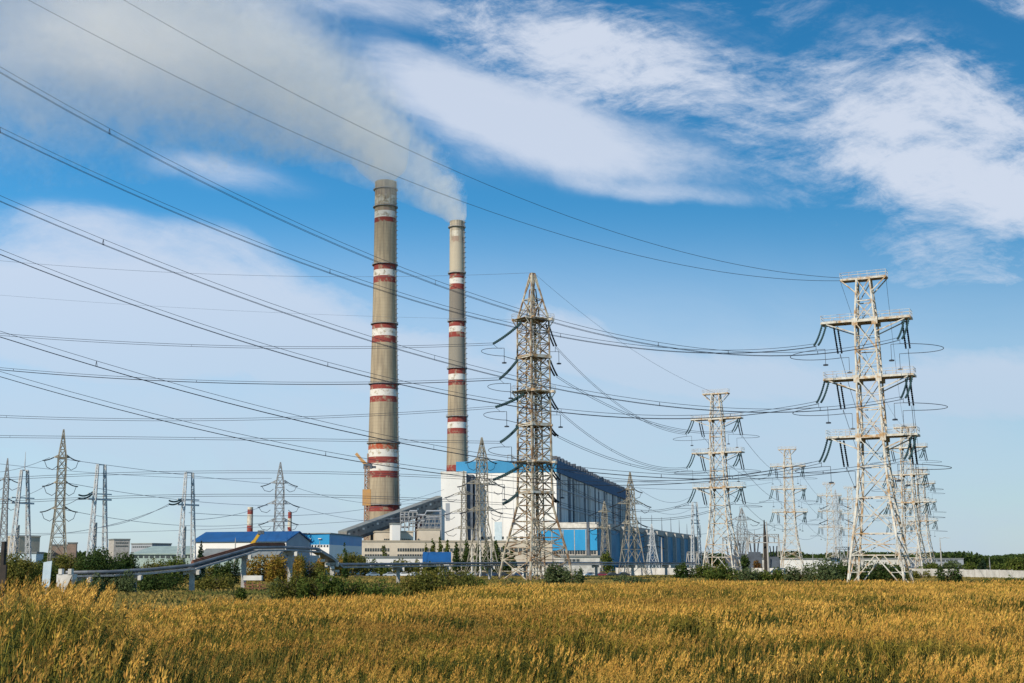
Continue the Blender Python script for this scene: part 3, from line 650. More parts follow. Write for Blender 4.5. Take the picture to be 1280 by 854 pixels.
office(22, 48, 700, 708, 671.5, 'tall old grain store block at far left behind the portal pylon', m='beige_dark', name='apartment_block', rows=())
office(62, 84, 720, 722, 682, 'low reddish block with stepped roof far left', m='block_red', name='apartment_block')
office(83, 94, 716, 717, 679.5, 'small brick stair tower beside the low reddish block', m='block_red', name='brick_tower', depth=8)
office(141, 161, 760, 764, 675, 'pale concrete apartment block above the left trees', m='concrete', name='apartment_block', rows=((678,679.5,0.1,0.9,7),(682,683.5,0.1,0.9,7)))
office(163, 189, 800, 790, 680.5, 'dark grey wide block right of the pale apartment block', m='gable_grey', name='apartment_block', rows=((683,684.5,0.05,0.95,9),))
office(14, 44, 560, 560, 692, 'small light blue roofed shed among the far left trees', m='sign_back', name='shed', depth=10)
# blue roofed hut
hangar(530, 562, 490, 490, 703.5, 692, 'small hut with bright blue roof beside the dark poplars', 'white_clad', 'blue_roof', 'roof_grey', 12, name='hut')
office(446, 545, 500, 504, 697.5, 'low white wall-like building behind the parked cars', m='white_clad', name='long_garage', depth=6)
office(700, 750, 520, 523, 696.5, 'low white workshop in front of the blue turbine hall', m='concrete_white', name='workshop', depth=8, rows=((699,702,0.1,0.5,4),))
office(928, 960, 620, 622, 699, 'plain white block inside the substation', m='concrete_white', name='relay_building', depth=10)
office(975, 1050, 700, 700, 699.5, 'long low pale building with blue top behind the right pylons', m='white_clad', name='long_warehouse', depth=10)
office(1138, 1205, 900, 900, 699, 'far low grey works with uneven roof right of the big pylon', m='gable_grey', name='far_works', depth=10, rows=((700,702,0.1,0.9,10),))
office(1060, 1130, 760, 760, 699, 'pale low hall seen through the legs of the big right pylon', m='concrete_white', name='low_hall', depth=10)

# ------------------------------------------------------------------ fences
def fence(pts, h, label, step=3.0, m='concrete_white'):
    P = [Vector((gx(px,D), D)) for px, D in pts]
    th = thing('concrete_fence', (P[0].x,P[0].y,0), label, 'fence'); bs = (P[0].x,P[0].y,0)
    for a_, b_ in zip(P[:-1], P[1:]):
        L = (b_-a_).length; n = min(40, max(1, int(L/step)))
        for i in range(n):
            mb = LMB(bs); slab(mb, a_, b_, i*L/n+0.12, (i+1)*L/n-0.12, 0, h-rnd.random()*0.15, -0.07, 0.07); mb.build('panel', m, th)
        for i in range(n+1):
            mb = LMB(bs); slab(mb, a_, b_, i*L/n-0.119, i*L/n+0.119, 0, h+0.1, -0.12, 0.12); mb.build('post', 'concrete', th)
fence([(1140,400),(1300,330)], 2.9, 'white concrete panel fence running to the right edge', 6.0)
fence([(770,460),(870,452)], 2.8, 'white concrete fence below the end of the turbine hall', 4.0)
fence([(940,430),(1075,418)], 2.9, 'pale concrete panel fence between the two large white pylons', 5.0)
fence([(640,492),(705,488)], 2.5, 'short white fence behind the parked cars under the large old pylon', 4.0)

# ------------------------------------------------------------------ lattice pylons
def lattice(hwf, levels, legw, hw_, dw, kinds='X', hwy=None, wob=0.0):
    """four leg builders + bracing builder for a square tapering lattice"""
    hwy = hwy or hwf
    cor = lambda i, z: Vector(((hwf(z) if i in (1,2) else -hwf(z)), (hwy(z) if i in (2,3) else -hwy(z)), z))
    legs = []
    for i in range(4):
        mb = MB()
        for z0, z1 in zip(levels[:-1], levels[1:]): mb.beam(cor(i,z0), cor(i,z1), legw*(1.0 if z0 < levels[-1]*0.5 else 0.8))
        legs.append(mb)
    br = MB()
    for j, (z0, z1) in enumerate(zip(levels[:-1], levels[1:])):
        for i in range(4):
            a0, a1, b0, b1 = cor(i,z0), cor((i+1)%4,z0), cor(i,z1), cor((i+1)%4,z1)
            br.beam(b0, b1, hw_)
            if j == 0 and 'K' in kinds:
                m_ = (b0+b1)/2; br.beam(a0, m_, dw*1.3); br.beam(a1, m_, dw*1.3)
                br.beam(a0.lerp(b0,.5), a0.lerp(m_,.5), dw*.8); br.beam(a1.lerp(b1,.5), a1.lerp(m_,.5), dw*.8)
            elif 'Z' in kinds:
                if (i+j) % 2: br.beam(a0, b1, dw)
                else: br.beam(a1, b0, dw)
            else:
                br.beam(a0, b1, dw); br.beam(a1, b0, dw)
                if (b0-b1).length > 3.0:
                    c_ = (a0+a1+b0+b1)/4; br.beam(a0.lerp(b0,.5), c_, dw*.6); br.beam(a1.lerp(b1,.5), c_, dw*.6)
    return legs, br
def interp(tab): zs = [z for z,_ in tab]; ws = [w for _,w in tab]; return lambda z: float(np.interp(z, zs, ws))
def insulator(p, q, r=0.16, n=14, sag=0.25):
    p = Vector(p); q = Vector(q); mb = MB(); pts = []; rs = []
    N = n*2
    for i in range(N+1):
        f = i/N; P = p.lerp(q, f); P.z -= sag*4*f*(1-f); pts.append(P); rs.append(r if i % 2 else r*0.55)
    rs[0] = rs[-1] = r*0.3
    mb.tube(pts, rs, 7); return mb
def railing(mb, pts, h=1.2, w=0.06):
    for p in pts: mb.beam(p, (p[0],p[1],p[2]+h), w)
    for p, q in zip(pts[:-1], pts[1:]):
        for k in (1.0, 0.55): mb.beam((p[0],p[1],p[2]+h*k), (q[0],q[1],q[2]+h*k), w*0.9)

TIPS = {}
def pylon_A(label, paint='paint_old', det=True):
    th = thing('anchor_pylon', (0,0,0), label, 'pylon', 'white platform pylons on the right')
    hwf = interp([(0,5.3),(6.4,4.5),(10.5,3.9),(17.4,3.0),(24,2.5),(29,2.3),(40.6,2.1),(52,1.9),(60.6,1.25)])
    legs, br = lattice(hwf, [0,6.4,10.5,17.4,23.4,29,34.8,40.6,46.3,52,56.2,60.6], 0.37, 0.20, 0.15, 'XK')
    for l in legs: l.build('leg', paint, th)
    for z in (29, 40.6, 52):     # gusset plates
        for sxx in (-1,1):
            for syy in (-1,1): br.box((sxx*hwf(z), syy*(hwf(z)+0.02), z), (1.1,0.12,1.5))
    br.build('bracing', paint, th)
    mb = MB()
    for z in np.arange(3, 60, 0.9): mb.beam((-hwf(z)-0.35,-hwf(z)*0.2,z),(-hwf(z)-0.35,hwf(z)*0.02+0.3,z),0.05)
    for yy in (-0.2,): mb.tube([(-hwf(z)-0.35, -hwf(z)*0.2, z) for z in np.linspace(3,60,12)], 0.05, 4); mb.tube([(-hwf(z)-0.35, hwf(z)*0.02+0.3, z) for z in np.linspace(3,60,12)], 0.05, 4)
    mb.build('ladder', 'steel_grey', th)
    X_ = 8.5
    for z in (29, 40.6, 52):
        w = hwf(z); mb = MB(); dk = MB()
        for s in (-1,1):
            mb.beam((-X_, s*w*0.8, z+0.3), (X_, s*w*0.8, z+0.3), 0.22, 0.42)
            mb.beam((-X_+1, s*w*0.8, z-0.05), (-w, s*w, z-2.3), 0.2); mb.beam((X_-1, s*w*0.8, z-0.05), (w, s*w, z-2.3), 0.2)
        for x in np.linspace(-X_, X_, 9): mb.beam((x,-w*0.8,z+0.2),(x,w*0.8,z+0.2),0.22,0.4)
        ca = mb.build('crossarm', paint, th)
        dk.box((0,0,z+0.05),(X_*2-0.4,w*1.5,0.10)); dk.build('deck', 'deck_rust', ca)
        rl = MB()
        for s in (-1,1): railing(rl, [(x, s*w*0.85, z+0.55) for x in np.linspace(-X_, X_, 10)])
        for s in (-1,1): railing(rl, [(s*X_, y, z+0.55) for y in (-w*0.85, 0, w*0.85)])
        rl.build('railing', paint, ca)
    z = 60.6; mb = MB()
    for s in (-1,1): mb.beam((-4.4, s*1.1, z+0.2),(4.4, s*1.1, z+0.2),0.22,0.4)
    for s in (-1,1):
        for e in (-1,1): mb.beam((e*4.2, s*1.1, z),(e*1.5, s*1.4, z-2.6),0.2)
    for x in np.linspace(-4.4,4.4,5): mb.beam((x,-1.1,z+0.2),(x,1.1,z+0.2),0.2)
    tp = mb.build('top_platform', paint, th)
    mb = MB()
    for s in (-1,1): railing(mb, [(x, s*1.15, z+0.4) for x in np.linspace(-4.4,4.4,6)])
    for s in (-1,1): railing(mb, [(s*4.4, -1.15, z+0.4),(s*4.4, 1.15, z+0.4)])
    mb.build('railing', paint, tp)
    mb = MB(); mb.box((0,0,z+0.1),(8.6,2.0,0.08)); mb.build('deck', 'deck_rust', tp)
    # insulators: set a towards the camera side of the line, set b away from it
    da = Vector((-0.9,-4.3,-4.7)); db = Vector((-0.1,3.6,-5.0))
    for z in (29, 40.6, 52):
        for s in (-1,1):
            w = hwf(z)*0.8
            for k in (0, 0.75):
                p = Vector((s*X_-s*0.2-s*k*1.1, -w, z-0.1)); insulator(p, p+da, 0.23, 14, 0.5).build('insulator_string', 'insulator', th)
                p2 = Vector((s*X_-s*1.9+k, w*0.9, z-0.1)); insulator(p2, p2+db, 0.22, 14, 0.1).build('insulator_string', 'insulator_black', th)
            ea = Vector((s*X_-s*0.6,-w,z-0.1))+da; eb = Vector((s*X_-s*1.9+0.4, w*0.9, z-0.1))+db
            TIPS[('a', z, s)] = ea; TIPS[('b', z, s)] = eb
            # jumper loop swinging outwards
            mj = MB(); r = 0.055; e2 = ea+Vector((1.8*1,0.3,-0.7)); out = 7.2*s
            c_ = (ea+eb)/2; pts = [ea+Vector((0,0,-0.6))]
            pa = ea+Vector((0,0,-0.9)); pb = eb+Vector((0,0,-0.9)); hx = (pa-pb)*0.5; cc = (pa+pb)*0.5
            for k in np.linspace(0, math.pi, 18):
                q = cc+hx*math.cos(k)+Vector((out*math.sin(k), 0, -0.4*math.sin(k))); pts.append(q)
            mj.tube(pts, r*1.2, 5)
            for e_ in (pa, pb):
                mj.beam(e_+Vector((0,0,0.9)), e_, 0.07); q = e_+Vector((-1.7*s,0,0.0)); mj.beam(e_, q, 0.09); mj.beam(q, q-Vector((0,0,3.0)), 0.08)
                mj.lathe((q.x,q.y,q.z-3.3), [(0.02,0),(0.5,0.05),(0.5,0.28),(0.02,0.4)], 8)
            mj.build('jumper_wire', 'cable', th)
    for s in (-1,1): TIPS[('t',60.6,s)] = Vector((s*4.4,-1.1,60.7))
    return th
TA = []   # (object, D)
ROTA = R(-28)
A1 = pylon_A('big nearest white and rusty platform pylon at the right edge of the reeds')
D1 = 250.0; A1.location = (gx(1080,D1,60), D1, 0); A1.rotation_euler = (0,0,ROTA)
specA = [(895,488,-28,'tall white platform pylon standing alone midway between the two big pylons'),
         (984,559,-22,'medium white platform pylon directly right of the solitary one'),
         (1036,603,-18,'smaller white platform pylon just left of the big rusty one'),
         (1131,531,-34,'pale platform pylon partly hidden behind the right legs of the big one'),
         (1150,585,-34,'small pale platform pylon right behind the big one, with dark insulators'),
         (1062,608,-20,'small far platform pylon seen through the left legs of the big one'),
         (1122,597,-20,'far platform pylon seen through the right legs of the big one')]
AT = [A1]
for px, py, rz, lab in specA:
    D = D_for(py, 62.0); AT.append(copy_tree(A1, (gx(px,D,60), D, 0), lab, rz=R(rz)))
bpy.context.view_layer.update()
for o in AT[1:]:
    pass
def tipw(o, key):
    M = Matrix.Translation(o.location) @ Matrix.Rotation(o.rotation_euler[2], 4, 'Z') @ Matrix.Scale(o.scale[0], 4); return M @ TIPS[key]

# ---- big old pylon in the middle (type B)
DB = 320.0
thB = thing('angle_pylon', (gx(670,DB,0), DB, 0), 'large old rusty lattice pylon in the middle with insulators reaching left', 'pylon', rz=R(33))
zB = lambda py: zt(py, DB)
hwB = interp([(0,6.6),(zB(690),5.5),(zB(660),4.2),(zB(632),3.15),(zB(600),3.0),(zB(400),2.85),(zB(375),1.75),(zB(342),0.4)])
lv = [0, zB(705)+1, zB(690)+1, zB(672), zB(652), zB(632), zB(612), zB(595), zB(578), zB(561), zB(545), zB(530), zB(516), zB(503), zB(490), zB(475), zB(460), zB(445), zB(430), zB(415), zB(400), zB(375), zB(342)]
lv = sorted(set(lv)); legs, br = lattice(hwB, lv, 0.42, 0.20, 0.18, 'X')
for l in legs: l.build('leg', 'paint_rusty', thB)
br.build('bracing', 'paint_rusty', thB)
# inner lattice column
hwI = interp([(0,1.6),(zB(400),1.2),(zB(360),0.5)])
l2, b2 = lattice(hwI, [0]+[z for z in np.linspace(6, zB(362), 17)], 0.28, 0.15, 0.16, 'Z')
for l in l2: 
    b2.v, b2.f = b2.v, b2.f
    off = b2.n; b2.v.extend(l.v); b2.f.extend([tuple(i+off for i in f) for f in l.f]); b2.n += l.n
b2.build('inner_column', 'paint_rusty', thB)
TB = {}
RM = Matrix.Rotation(-R(33), 4, 'Z')
for py, big in ((400,1),(447,0),(490,1),(532,0),(578,1),(616,0)):
    z = zB(py); w = hwB(z); mb = MB(); ext = 1.6 if big else 0.5
    for s in (-1,1):
        mb.beam((-w-ext, s*(w+.1), z),(w+ext, s*(w+.1), z),0.35,0.6); mb.beam((s*(w+.1),-w-ext,z),(s*(w+.1),w+ext,z),0.35,0.6)
        if big:
            mb.beam((-w-ext, s*w, z-.1),(-w, s*w, z-2.2),0.2); mb.beam((w+ext, s*w, z-.1),(w, s*w, z-2.2),0.2)
    ca = mb.build('crossarm', 'paint_old', thB)
    mb = MB(); mb.box((0,0,z+0.1),(2*w+ext*1.6,2*w*0.9,0.1)); mb.box((0,0,z-0.05),(2*w*0.7,2*w+ext,0.1)); mb.build('deck', 'deck_rust', ca)
    if big:
        mb = MB()
        for s in (-1,1): railing(mb, [(x, s*(w+.2), z+0.3) for x in np.linspace(-w-ext, w+ext, 6)]); railing(mb, [(s*(w+ext), -w-.2, z+0.3),(s*(w+ext), w+.2, z+0.3)])
        mb.build('railing', 'paint_old', ca)
endsL = [(652,405,617,430),(646,452,624,475),(656,492,619,507+1),(646,533,624,553-22+10),(654,579,619,578+11),(648,600,627,618)]
endsL = [(652,403,616,430),(647,450,624,474),(656,492,619,509),(648,533,625,553),(654,580,616,600),(648,616,628,630)]
rB = thB.location
def toB(Wp): return RM @ (Wp-Vector(rB))
for i, (xa, ya, xb, yb) in enumerate(endsL):
    p = W(xa, ya, DB-2); q = W(xb, yb, DB-4)
    for k in (-0.35, 0.35):
        pp = toB(p+Vector((0,k,k*.6))); qq = toB(q+Vector((0,k,k*.4))); insulator(pp, qq, 0.30, 18, 0.35).build('insulator_string', 'insulator', thB)
    TB[('L',i)] = q
    mj = MB(); c_ = q+Vector((0.8,0,-1.2)); pts = []
    for k in np.linspace(-0.3, math.pi*1.05, 16): pts.append(toB(c_+Vector((-4.8*abs(math.sin(k))*(1 if k>0 else -1)+2.0*(1-math.cos(k))*0.6, -2+1.2*math.cos(k), -1.2*(1-math.cos(k))))))
    pts.append(toB(W(xa, yb+22, DB-2))); mj.tube(pts, 0.075, 5)
    a_ = c_+Vector((0.4,-0.8,0)); mj.beam(toB(q), toB(a_), 0.08); b_ = a_+Vector((1.6,0,0)); mj.beam(toB(a_), toB(b_), 0.1); mj.beam(toB(b_), toB(b_-Vector((0,0,3.6))), 0.1)
    e_ = toB(b_-Vector((0,0,3.9))); mj.lathe((e_.x,e_.y,e_.z), [(0.02,0),(0.6,0.05),(0.6,0.3),(0.02,0.45)], 8)
    mj.build('jumper_wire', 'cable', thB)
for i, (xa, ya, xb, yb) in enumerate(((684,405,694,433),(686,450,695,470),(685,492,696,512),(686,533,696,545),(685,580,698,600),(686,616,697,628))):
    p = W(xa, ya, DB+1); q = W(xb, yb, DB+5)
    for k in (-0.35, 0.35): insulator(toB(p+Vector((k,0,0))), toB(q+Vector((k,0,0))), 0.26, 16, 0.3).build('insulator_string', 'insulator_black', thB)
    TB[('R',i)] = q
    if i % 2 == 0:
        mj = MB(); mj.beam(toB(q), toB(q+Vector((0,0,-1.4))), 0.08); mj.beam(toB(q+Vector((-2,0,-1.4))), toB(q+Vector((0.9,0,-1.4))), 0.09); mj.beam(toB(q+Vector((0.9,0,-1.4))), toB(q+Vector((0.9,0,-4.4))), 0.09)
        e_ = toB(q+Vector((0.9,0,-4.7))); mj.lathe((e_.x,e_.y,e_.z), [(0.02,0),(0.6,0.05),(0.6,0.3),(0.02,0.45)], 8); mj.build('jumper_wire', 'cable', thB)

# ---- slim suspension pylons (type C)
TC = {}
def pylon_C(key, px, py_top, D, bodyw, basew, py_flare, arms, label, paint, peak_py=None, rz=20, strings=True, spire=0, lw=1.0, armdown=0.9):
    x = gx(px, D, 0); ztop = zt(py_top, D); s = D/FPX; th = thing('lattice_pylon', (x, D, 0), label, 'pylon', 'slim lattice pylons', rz=R(rz))
    kf = 1/(abs(math.cos(R(rz)))+abs(math.sin(R(rz))))
    hb = bodyw*s/2*kf; hB = basew*s/2*kf; zf = zt(py_flare, D); za = zt(arms[0][0], D)
    hwf = interp([(0,hB),(zf,hb),(za,hb*0.92),(za+(ztop-za)*0.45,hb*0.5),(ztop,hb*0.08)])
    zs = [0]; z = 0
    while z < ztop-0.5:
        z += max(2.0, hwf(z)*2.5); zs.append(min(z, ztop))
    zs = sorted(set(zs)); wl = 0.0012*D*lw
    wl = max(0.13, min(0.26, wl*0.72))
    legs, br = lattice(hwf, zs, wl, wl*0.55, wl*0.55, 'X')
    for l in legs: l.build('leg', paint, th)
    br.build('bracing', paint, th)
    M = Matrix.Rotation(-R(rz), 4, 'Z')
    for j, (py, half) in enumerate(arms):
        z = zt(py, D); w = hwf(z); mb = MB(); X_ = half*s/max(0.5, math.cos(R(rz)))
        for q in (-1,1): mb.beam((-w-.05, q*w, z),(w+.05, q*w, z), wl*0.9); mb.beam((q*w,-w-.05,z),(q*w,w+.05,z), wl*0.9)
        for e in (-1,1):
            for q in (-1,1):
                mb.beam((e*w, q*w, z), (e*X_, 0, z+0.05), wl*0.8); mb.beam((e*w, q*w, z+X_*0.32), (e*X_, 0, z+0.05), wl*0.6)
                mb.beam((e*w*1.0, q*w, z), (e*(w+X_)/2, q*w*0.5, z+X_*0.16), wl*0.5)
                mb.beam((e*(w+X_)/2, q*w*0.5, z), (e*w, q*w, z+X_*0.32), wl*0.5)
        mb.build('crossarm', paint, th)
        for e in (-1,1):
            tip = Vector((e*X_, 0, z)); wt = M.inverted() @ tip
            if strings:
                for e2, dv in ((-1, Vector((-7.5*s*1.6, -1.5, -3.2*s*1.6*armdown))), (1, Vector((6.5*s*1.6, 1.5, -2.6*s*1.6*armdown)))):
                    if e2 != e: continue
                    q = wt+dv; insulator(tip, M @ q, 0.12+0.0002*D, 10, 0.2).build('insulator_string', 'insulator_black', th)
                    TC[(key,j,e)] = q+Vector((x,D,0))
                mj = MB(); q0 = TC[(key,j,e)]-Vector((x,D,0))
                mj.tube([M @ (q0+Vector((-e*0.5,0,0))), M @ (q0.lerp(wt,0.4)+Vector((0,0,-2.0))), M @ (wt+Vector((e*0.3,0,-3.2))), M @ (wt+Vector((-e*1.0,0,-2.2)))], 0.05+0.0001*D, 4); mj.build('jumper_wire', 'cable', th)
            else:
                insulator(tip, tip-Vector((0,0,3.0)), 0.14, 8, 0).build('insulator_string', 'insulator_black', th); TC[(key,j,e)] = wt+Vector((x,D,-3.0))
    if spire:
        mb = MB(); mb.tube([(0,0,ztop-0.2),(0,0,ztop+spire)], [0.18,0.07], 5); mb.build('spire', paint, th)
    TC[(key,'t')] = Vector((x, D, ztop))
    return th
pylon_C('l70', 70, 537, 330, 13.5, 32, 636, [(572,9),(604,8),(636,9)], 'weathered grey lattice pylon, tallest of those at far left', 'steel_yellow', rz=25)
pylon_C('l348', 347.5, 578, 470, 13, 30, 655, [(604,11),(630,14),(652,13)], 'dark grey lattice pylon in front of the blue roofed hangar', 'steel_grey', rz=15)
pylon_C('m603', 603, 547, 385, 15, 46, 655, [(575,9),(605,19),(638,16)], 'grey lattice pylon standing before the white boiler facade', 'steel_yellow', rz=22)
pylon_C('m581', 580, 588, 560, 7, 15, 660, [(618,12),(640,14),(661,12)], 'slender pylon in front of the white windowless block', 'steel_yellow', rz=10)
pylon_C('r790', 790.5, 590, 455, 10, 33, 640, [(612,6),(630,17),(655,12)], 'rusty cream lattice pylon at the end of the turbine hall', 'steel_yellow', rz=20)
pylon_C('r758', 757, 626, 640, 7, 13, 665, [(640,8),(660,9)], 'faint small pylon before the blue cladding', 'steel_yellow', rz=10)
pylon_C('r816', 816, 655, 560, 6, 18, 680, [(668,6),(682,6)], 'small slim pylon between the cream pylon and the solitary white one', 'steel_pale', rz=10, lw=.8)
pylon_C('l0', 1, 573, 400, 7, 14, 640, [(600,6),(625,6)], 'pylon cut off by the left edge of the view', 'steel_grey', rz=10)
pylon_C('s930', 930, 635, 700, 11, 20, 690, [(650,13),(668,14)], 'dark square lattice mast inside the substation', 'steel_grey', rz=12)
pylon_C('s1020', 1049, 612, 900, 8, 18, 680, [(632,10),(650,12)], 'faint thin pylon behind the smaller platform pylons', 'steel_pale', rz=12)

# ---- white two-legged portals seen from the side (type D)
def portal(key, px, py_top, D, label, spire=0, gap=7.0, base=12, arm=None):
    x = gx(px, D, 0); ztop = zt(py_top, D); s = D/FPX; th = thing('portal_pylon', (x,D,0), label, 'pylon', 'white two legged portal pylons')
    for e in (-1,1):
        hw_ = lambda z: 0.25+0.42*(1-z/ztop)
        mb = MB(); N = 13
        cx = lambda z: e*(gap/2*s + (base-gap)/2*s*(1-z/ztop))
        cyy = lambda z: e*(0.8+3*(1-z/ztop))
        prev = None
        for i in range(N+1):
            z = ztop*i/N; w = hw_(z); c_ = [(cx(z)-w, cyy(z)-w, z),(cx(z)+w, cyy(z)-w, z),(cx(z)+w, cyy(z)+w, z),(cx(z)-w, cyy(z)+w, z)]
            for q in range(4): mb.beam(c_[q], c_[(q+1)%4], 0.14)
            if prev:
                for q in range(4):
                    mb.beam(prev[q], c_[q], 0.22); mb.beam(prev[q], c_[(q+1)%4], 0.13)
            prev = c_
        mb.build('leg', 'steel_pale', th)
    mb = MB(); mb.beam((-gap/2*s,-0.8,ztop),(gap/2*s,0.8,ztop),0.3); z = ztop*0.70
    mb.beam((-gap/2*s-1.5,-3,z),(gap/2*s+1.5,3,z),0.35,0.45); mb.beam((-gap/2*s-1.5,-3,z+1.4),(gap/2*s+1.5,3,z+1.4),0.3); mb.build('crossbeam', 'steel_pale', th)
    if spire: mb = MB(); mb.tube([(0,0,ztop),(0,0,ztop+spire)], [0.2,0.06], 5); mb.beam((-1,0,ztop),(1,0,ztop),0.25); mb.build('spire', 'steel_pale', th)
    mb = MB(); zz_ = ztop*0.5
    mb.tube([(-base*0.16*s,-1,0),(-base*0.16*s,-1,zz_)], 0.35, 6); mb.build('post', 'concrete', th)
    if arm:
        (xa,ya),(xb,yb) = arm; p = W(xa,ya,D-1)-Vector((x,D,0)); q = W(xb,yb,D-9)-Vector((x,D,0))
        for k in (0,0.9): insulator(p+Vector((0,0,k*.5)), q+Vector((0,0,k)), 0.24, 16, 0.6).build('insulator_string', 'insulator', th)
        TC[(key,'q')] = q+Vector((x,D,0))
portal('p119', 120, 581, 335, 'white portal pylon just right of the tall grey lattice one', arm=((116,617),(98,623)))
portal('p232', 232, 591, 345, 'white portal pylon beside the dark spruce, rightmost of its kind', arm=((228,625),(211,630)))
portal('p872', 871, 628, 560, 'thin grey two legged pylon left of the solitary white platform pylon', gap=6, base=15)
portal('p22', 23, 588, 345, 'white portal pylon with a thin spire near the left edge', spire=5, gap=5, base=13)

# ------------------------------------------------------------------ wires
def quad_fit(t, z):
    return np.polyfit(np.array(t), np.array(z), 2)
def wire_curve(P0, dirxy, samples, tmax, n=40, P1=None):
    """plan line from P0 in direction dirxy; samples are photo points the wire passes; returns 3D points"""
    d = Vector((dirxy[0], dirxy[1])).normalized(); ts = [0.0]; zs = [P0.z]
    for px, py in samples:
        k = (px-CX)/FPX/(CT-((CY-py)/FPX)*ST)    # x = k*y
        # P0.x + d.x t = k (P0.y + d.y t)
        t = (k*P0.y-P0.x)/(d.x-k*d.y); ts.append(t); zs.append(zt(py, P0.y+d.y*t))
    if P1 is not None: ts.append((Vector((P1.x,P1.y))-Vector((P0.x,P0.y))).length); zs.append(P1.z)
    c = quad_fit(ts, zs) if len(ts) >= 3 else None
    w = np.ones(len(ts)); w[0] = 30
    if P1 is not None: w[-1] = 30
    c = np.polyfit(ts, zs, 2, w=w)
    pts = []
    for t in np.linspace(0, tmax, n): pts.append(Vector((P0.x+d.x*t, P0.y+d.y*t, float(np.polyval(c, t)))))
    return pts
def sagwire(P, Q, sag, n=18):
    return [Vector(P).lerp(Vector(Q), f) - Vector((0,0,sag*4*f*(1-f))) for f in np.linspace(0,1,n)]
def bundle(pts, offs, label, group, r, m='cable', name='conductor_bundle', taper=False):
    th = thing(name, tuple(pts[0]), label, 'power line', group); b = pts[0]
    for o in offs:
        mb = MB(); rr = [max(0.010, r*max(p.y, 25)/250.0) if taper else r for p in pts]
        mb.tube([p-b+Vector((0,o[0],o[1])) for p in pts], rr, 4, caps=False); mb.build('wire', m, th)
    if len(offs) > 1:
        for i in range(6, len(pts)-4, 9):
            mb = MB()
            for a_, b_ in zip(offs, offs[1:]+offs[:1]): mb.beam(pts[i]-b+Vector((0,a_[0],a_[1])), pts[i]-b+Vector((0,b_[0],b_[1])), r)
            mb.build('spacer', m, th)
    return th
OFF3 = [(0,0.35),(-0.3,-0.2),(0.3,-0.2)]
OFF2 = [(0,0.25),(0,-0.25)]
G1 = 'conductors from the upper left to the big right pylon'
LD = (-0.72,-0.69)
six = [((52,1),[(0,91),(230,212),(460,318),(640,386),(800,428),(900,442)],'topmost conductor bundle, entering at upper left'),
       ((52,-1),[(0,165),(225,262),(450,355),(640,408),(800,433)],'second conductor bundle from the top, just below the topmost'),
       ((40.6,1),[(0,247),(230,345),(460,424),(640,474),(800,500)],'third conductor bundle, leaving the left edge below the bare sky gap'),
       ((40.6,-1),[(0,317),(155,374),(310,426),(460,470),(640,506)],'fourth conductor bundle, crossing the large chimney low'),
       ((29,1),[(0,418),(230,487),(460,545),(640,575)],'fifth conductor bundle, meeting the left edge above the pylons'),
       ((29,-1),[(0,470),(230,528),(450,576),(640,600)],'lowest of the conductor bundles from the left to the big right pylon')]
for (z, s), smp, lab in six:
    P0 = tipw(A1, ('a', z, s)); pts = wire_curve(P0, LD, smp, 300, 60)
    bundle(pts, OFF3, lab, G1, 0.045, taper=True)
for s, smp, lab in ((-1, [(50,0),(200,95),(360,163),(560,245),(740,302),(900,340)], 'lower of the two thin top wires from the top edge to the big right pylon'),
                    (1, [(155,0),(330,100),(540,198),(740,279),(900,330)], 'upper of the two thin top wires from the top edge to the big right pylon')):
    P0 = tipw(A1, ('t',60.6,-1))+Vector((0,0,(0.6 if s > 0 else 0))); pts = wire_curve(P0, LD, smp, 290, 50)
    bundle(pts, [(0,0)], lab, 'thin top wires of the big right pylon', 0.045, name='earth_wire', taper=True)
# lines left of the big old pylon
lw = [([(460,434),(230,432),(0,418)],'first'),([(460,477),(290,480),(0,461)],'second'),([(460,516),(270,527),(0,520)],'third'),
      ([(460,545),(215,553),(0,544)],'fourth'),([(460,584),(240,597),(0,597)],'fifth'),([(460,613),(280,626),(0,627)],'sixth')]
for i, (smp, w) in enumerate(lw):
    P0 = TB[('L',i)]; pts = wire_curve(P0, (-1,-0.03), smp, 175, 36)
    bundle(pts, OFF2 if i != 1 else OFF3, f'{w} level conductor pair from the top, strung left from the old middle pylon', 'conductors strung left from the old pylon', 0.05, m='cable')
P0 = W(666,341,DB); bundle(wire_curve(P0, (-1,0), [(460,346),(0,326)], 175, 24), [(0,0)], 'thin wire leaving the peak of the old pylon to the left', None, 0.035, m='cable_far', name='earth_wire')
P0 = W(460,400,420); bundle(wire_curve(P0+Vector((60,0,0)), (-1,0), [(230,385),(0,369)], 270, 24), [(0,0)], 'faint thin wire crossing the low left clouds', None, 0.03, m='cable_far', name='earth_wire')
# old pylon to solitary white pylon
T2 = AT[1]
for i, (z, s, mid) in enumerate(((52,-1,(780,500)),(52,1,(760,528)),(40.6,-1,(785,562)),(40.6,1,(760,572)),(29,-1,(780,600)),(29,1,(760,612)))):
    P = TB[('R',i)]; Q = tipw(T2, ('a',z,s)); d = (Q.x-P.x, Q.y-P.y)
    pts = sagwire(P, Q, 5.0); lab = ('uppermost','second','third','fourth','fifth','lowest')[i]
    bundle(pts, OFF2, f'{lab} drooping conductor from the old middle pylon down to the solitary white pylon', 'conductors between the old and the solitary pylon', 0.06)
bundle(sagwire(W(668,342,DB), T2.location+Vector((0,0,61)), 3.5), [(0,0)], 'thin top wire from the old pylon peak to the solitary pylon', None, 0.04, m='cable_far', name='earth_wire')
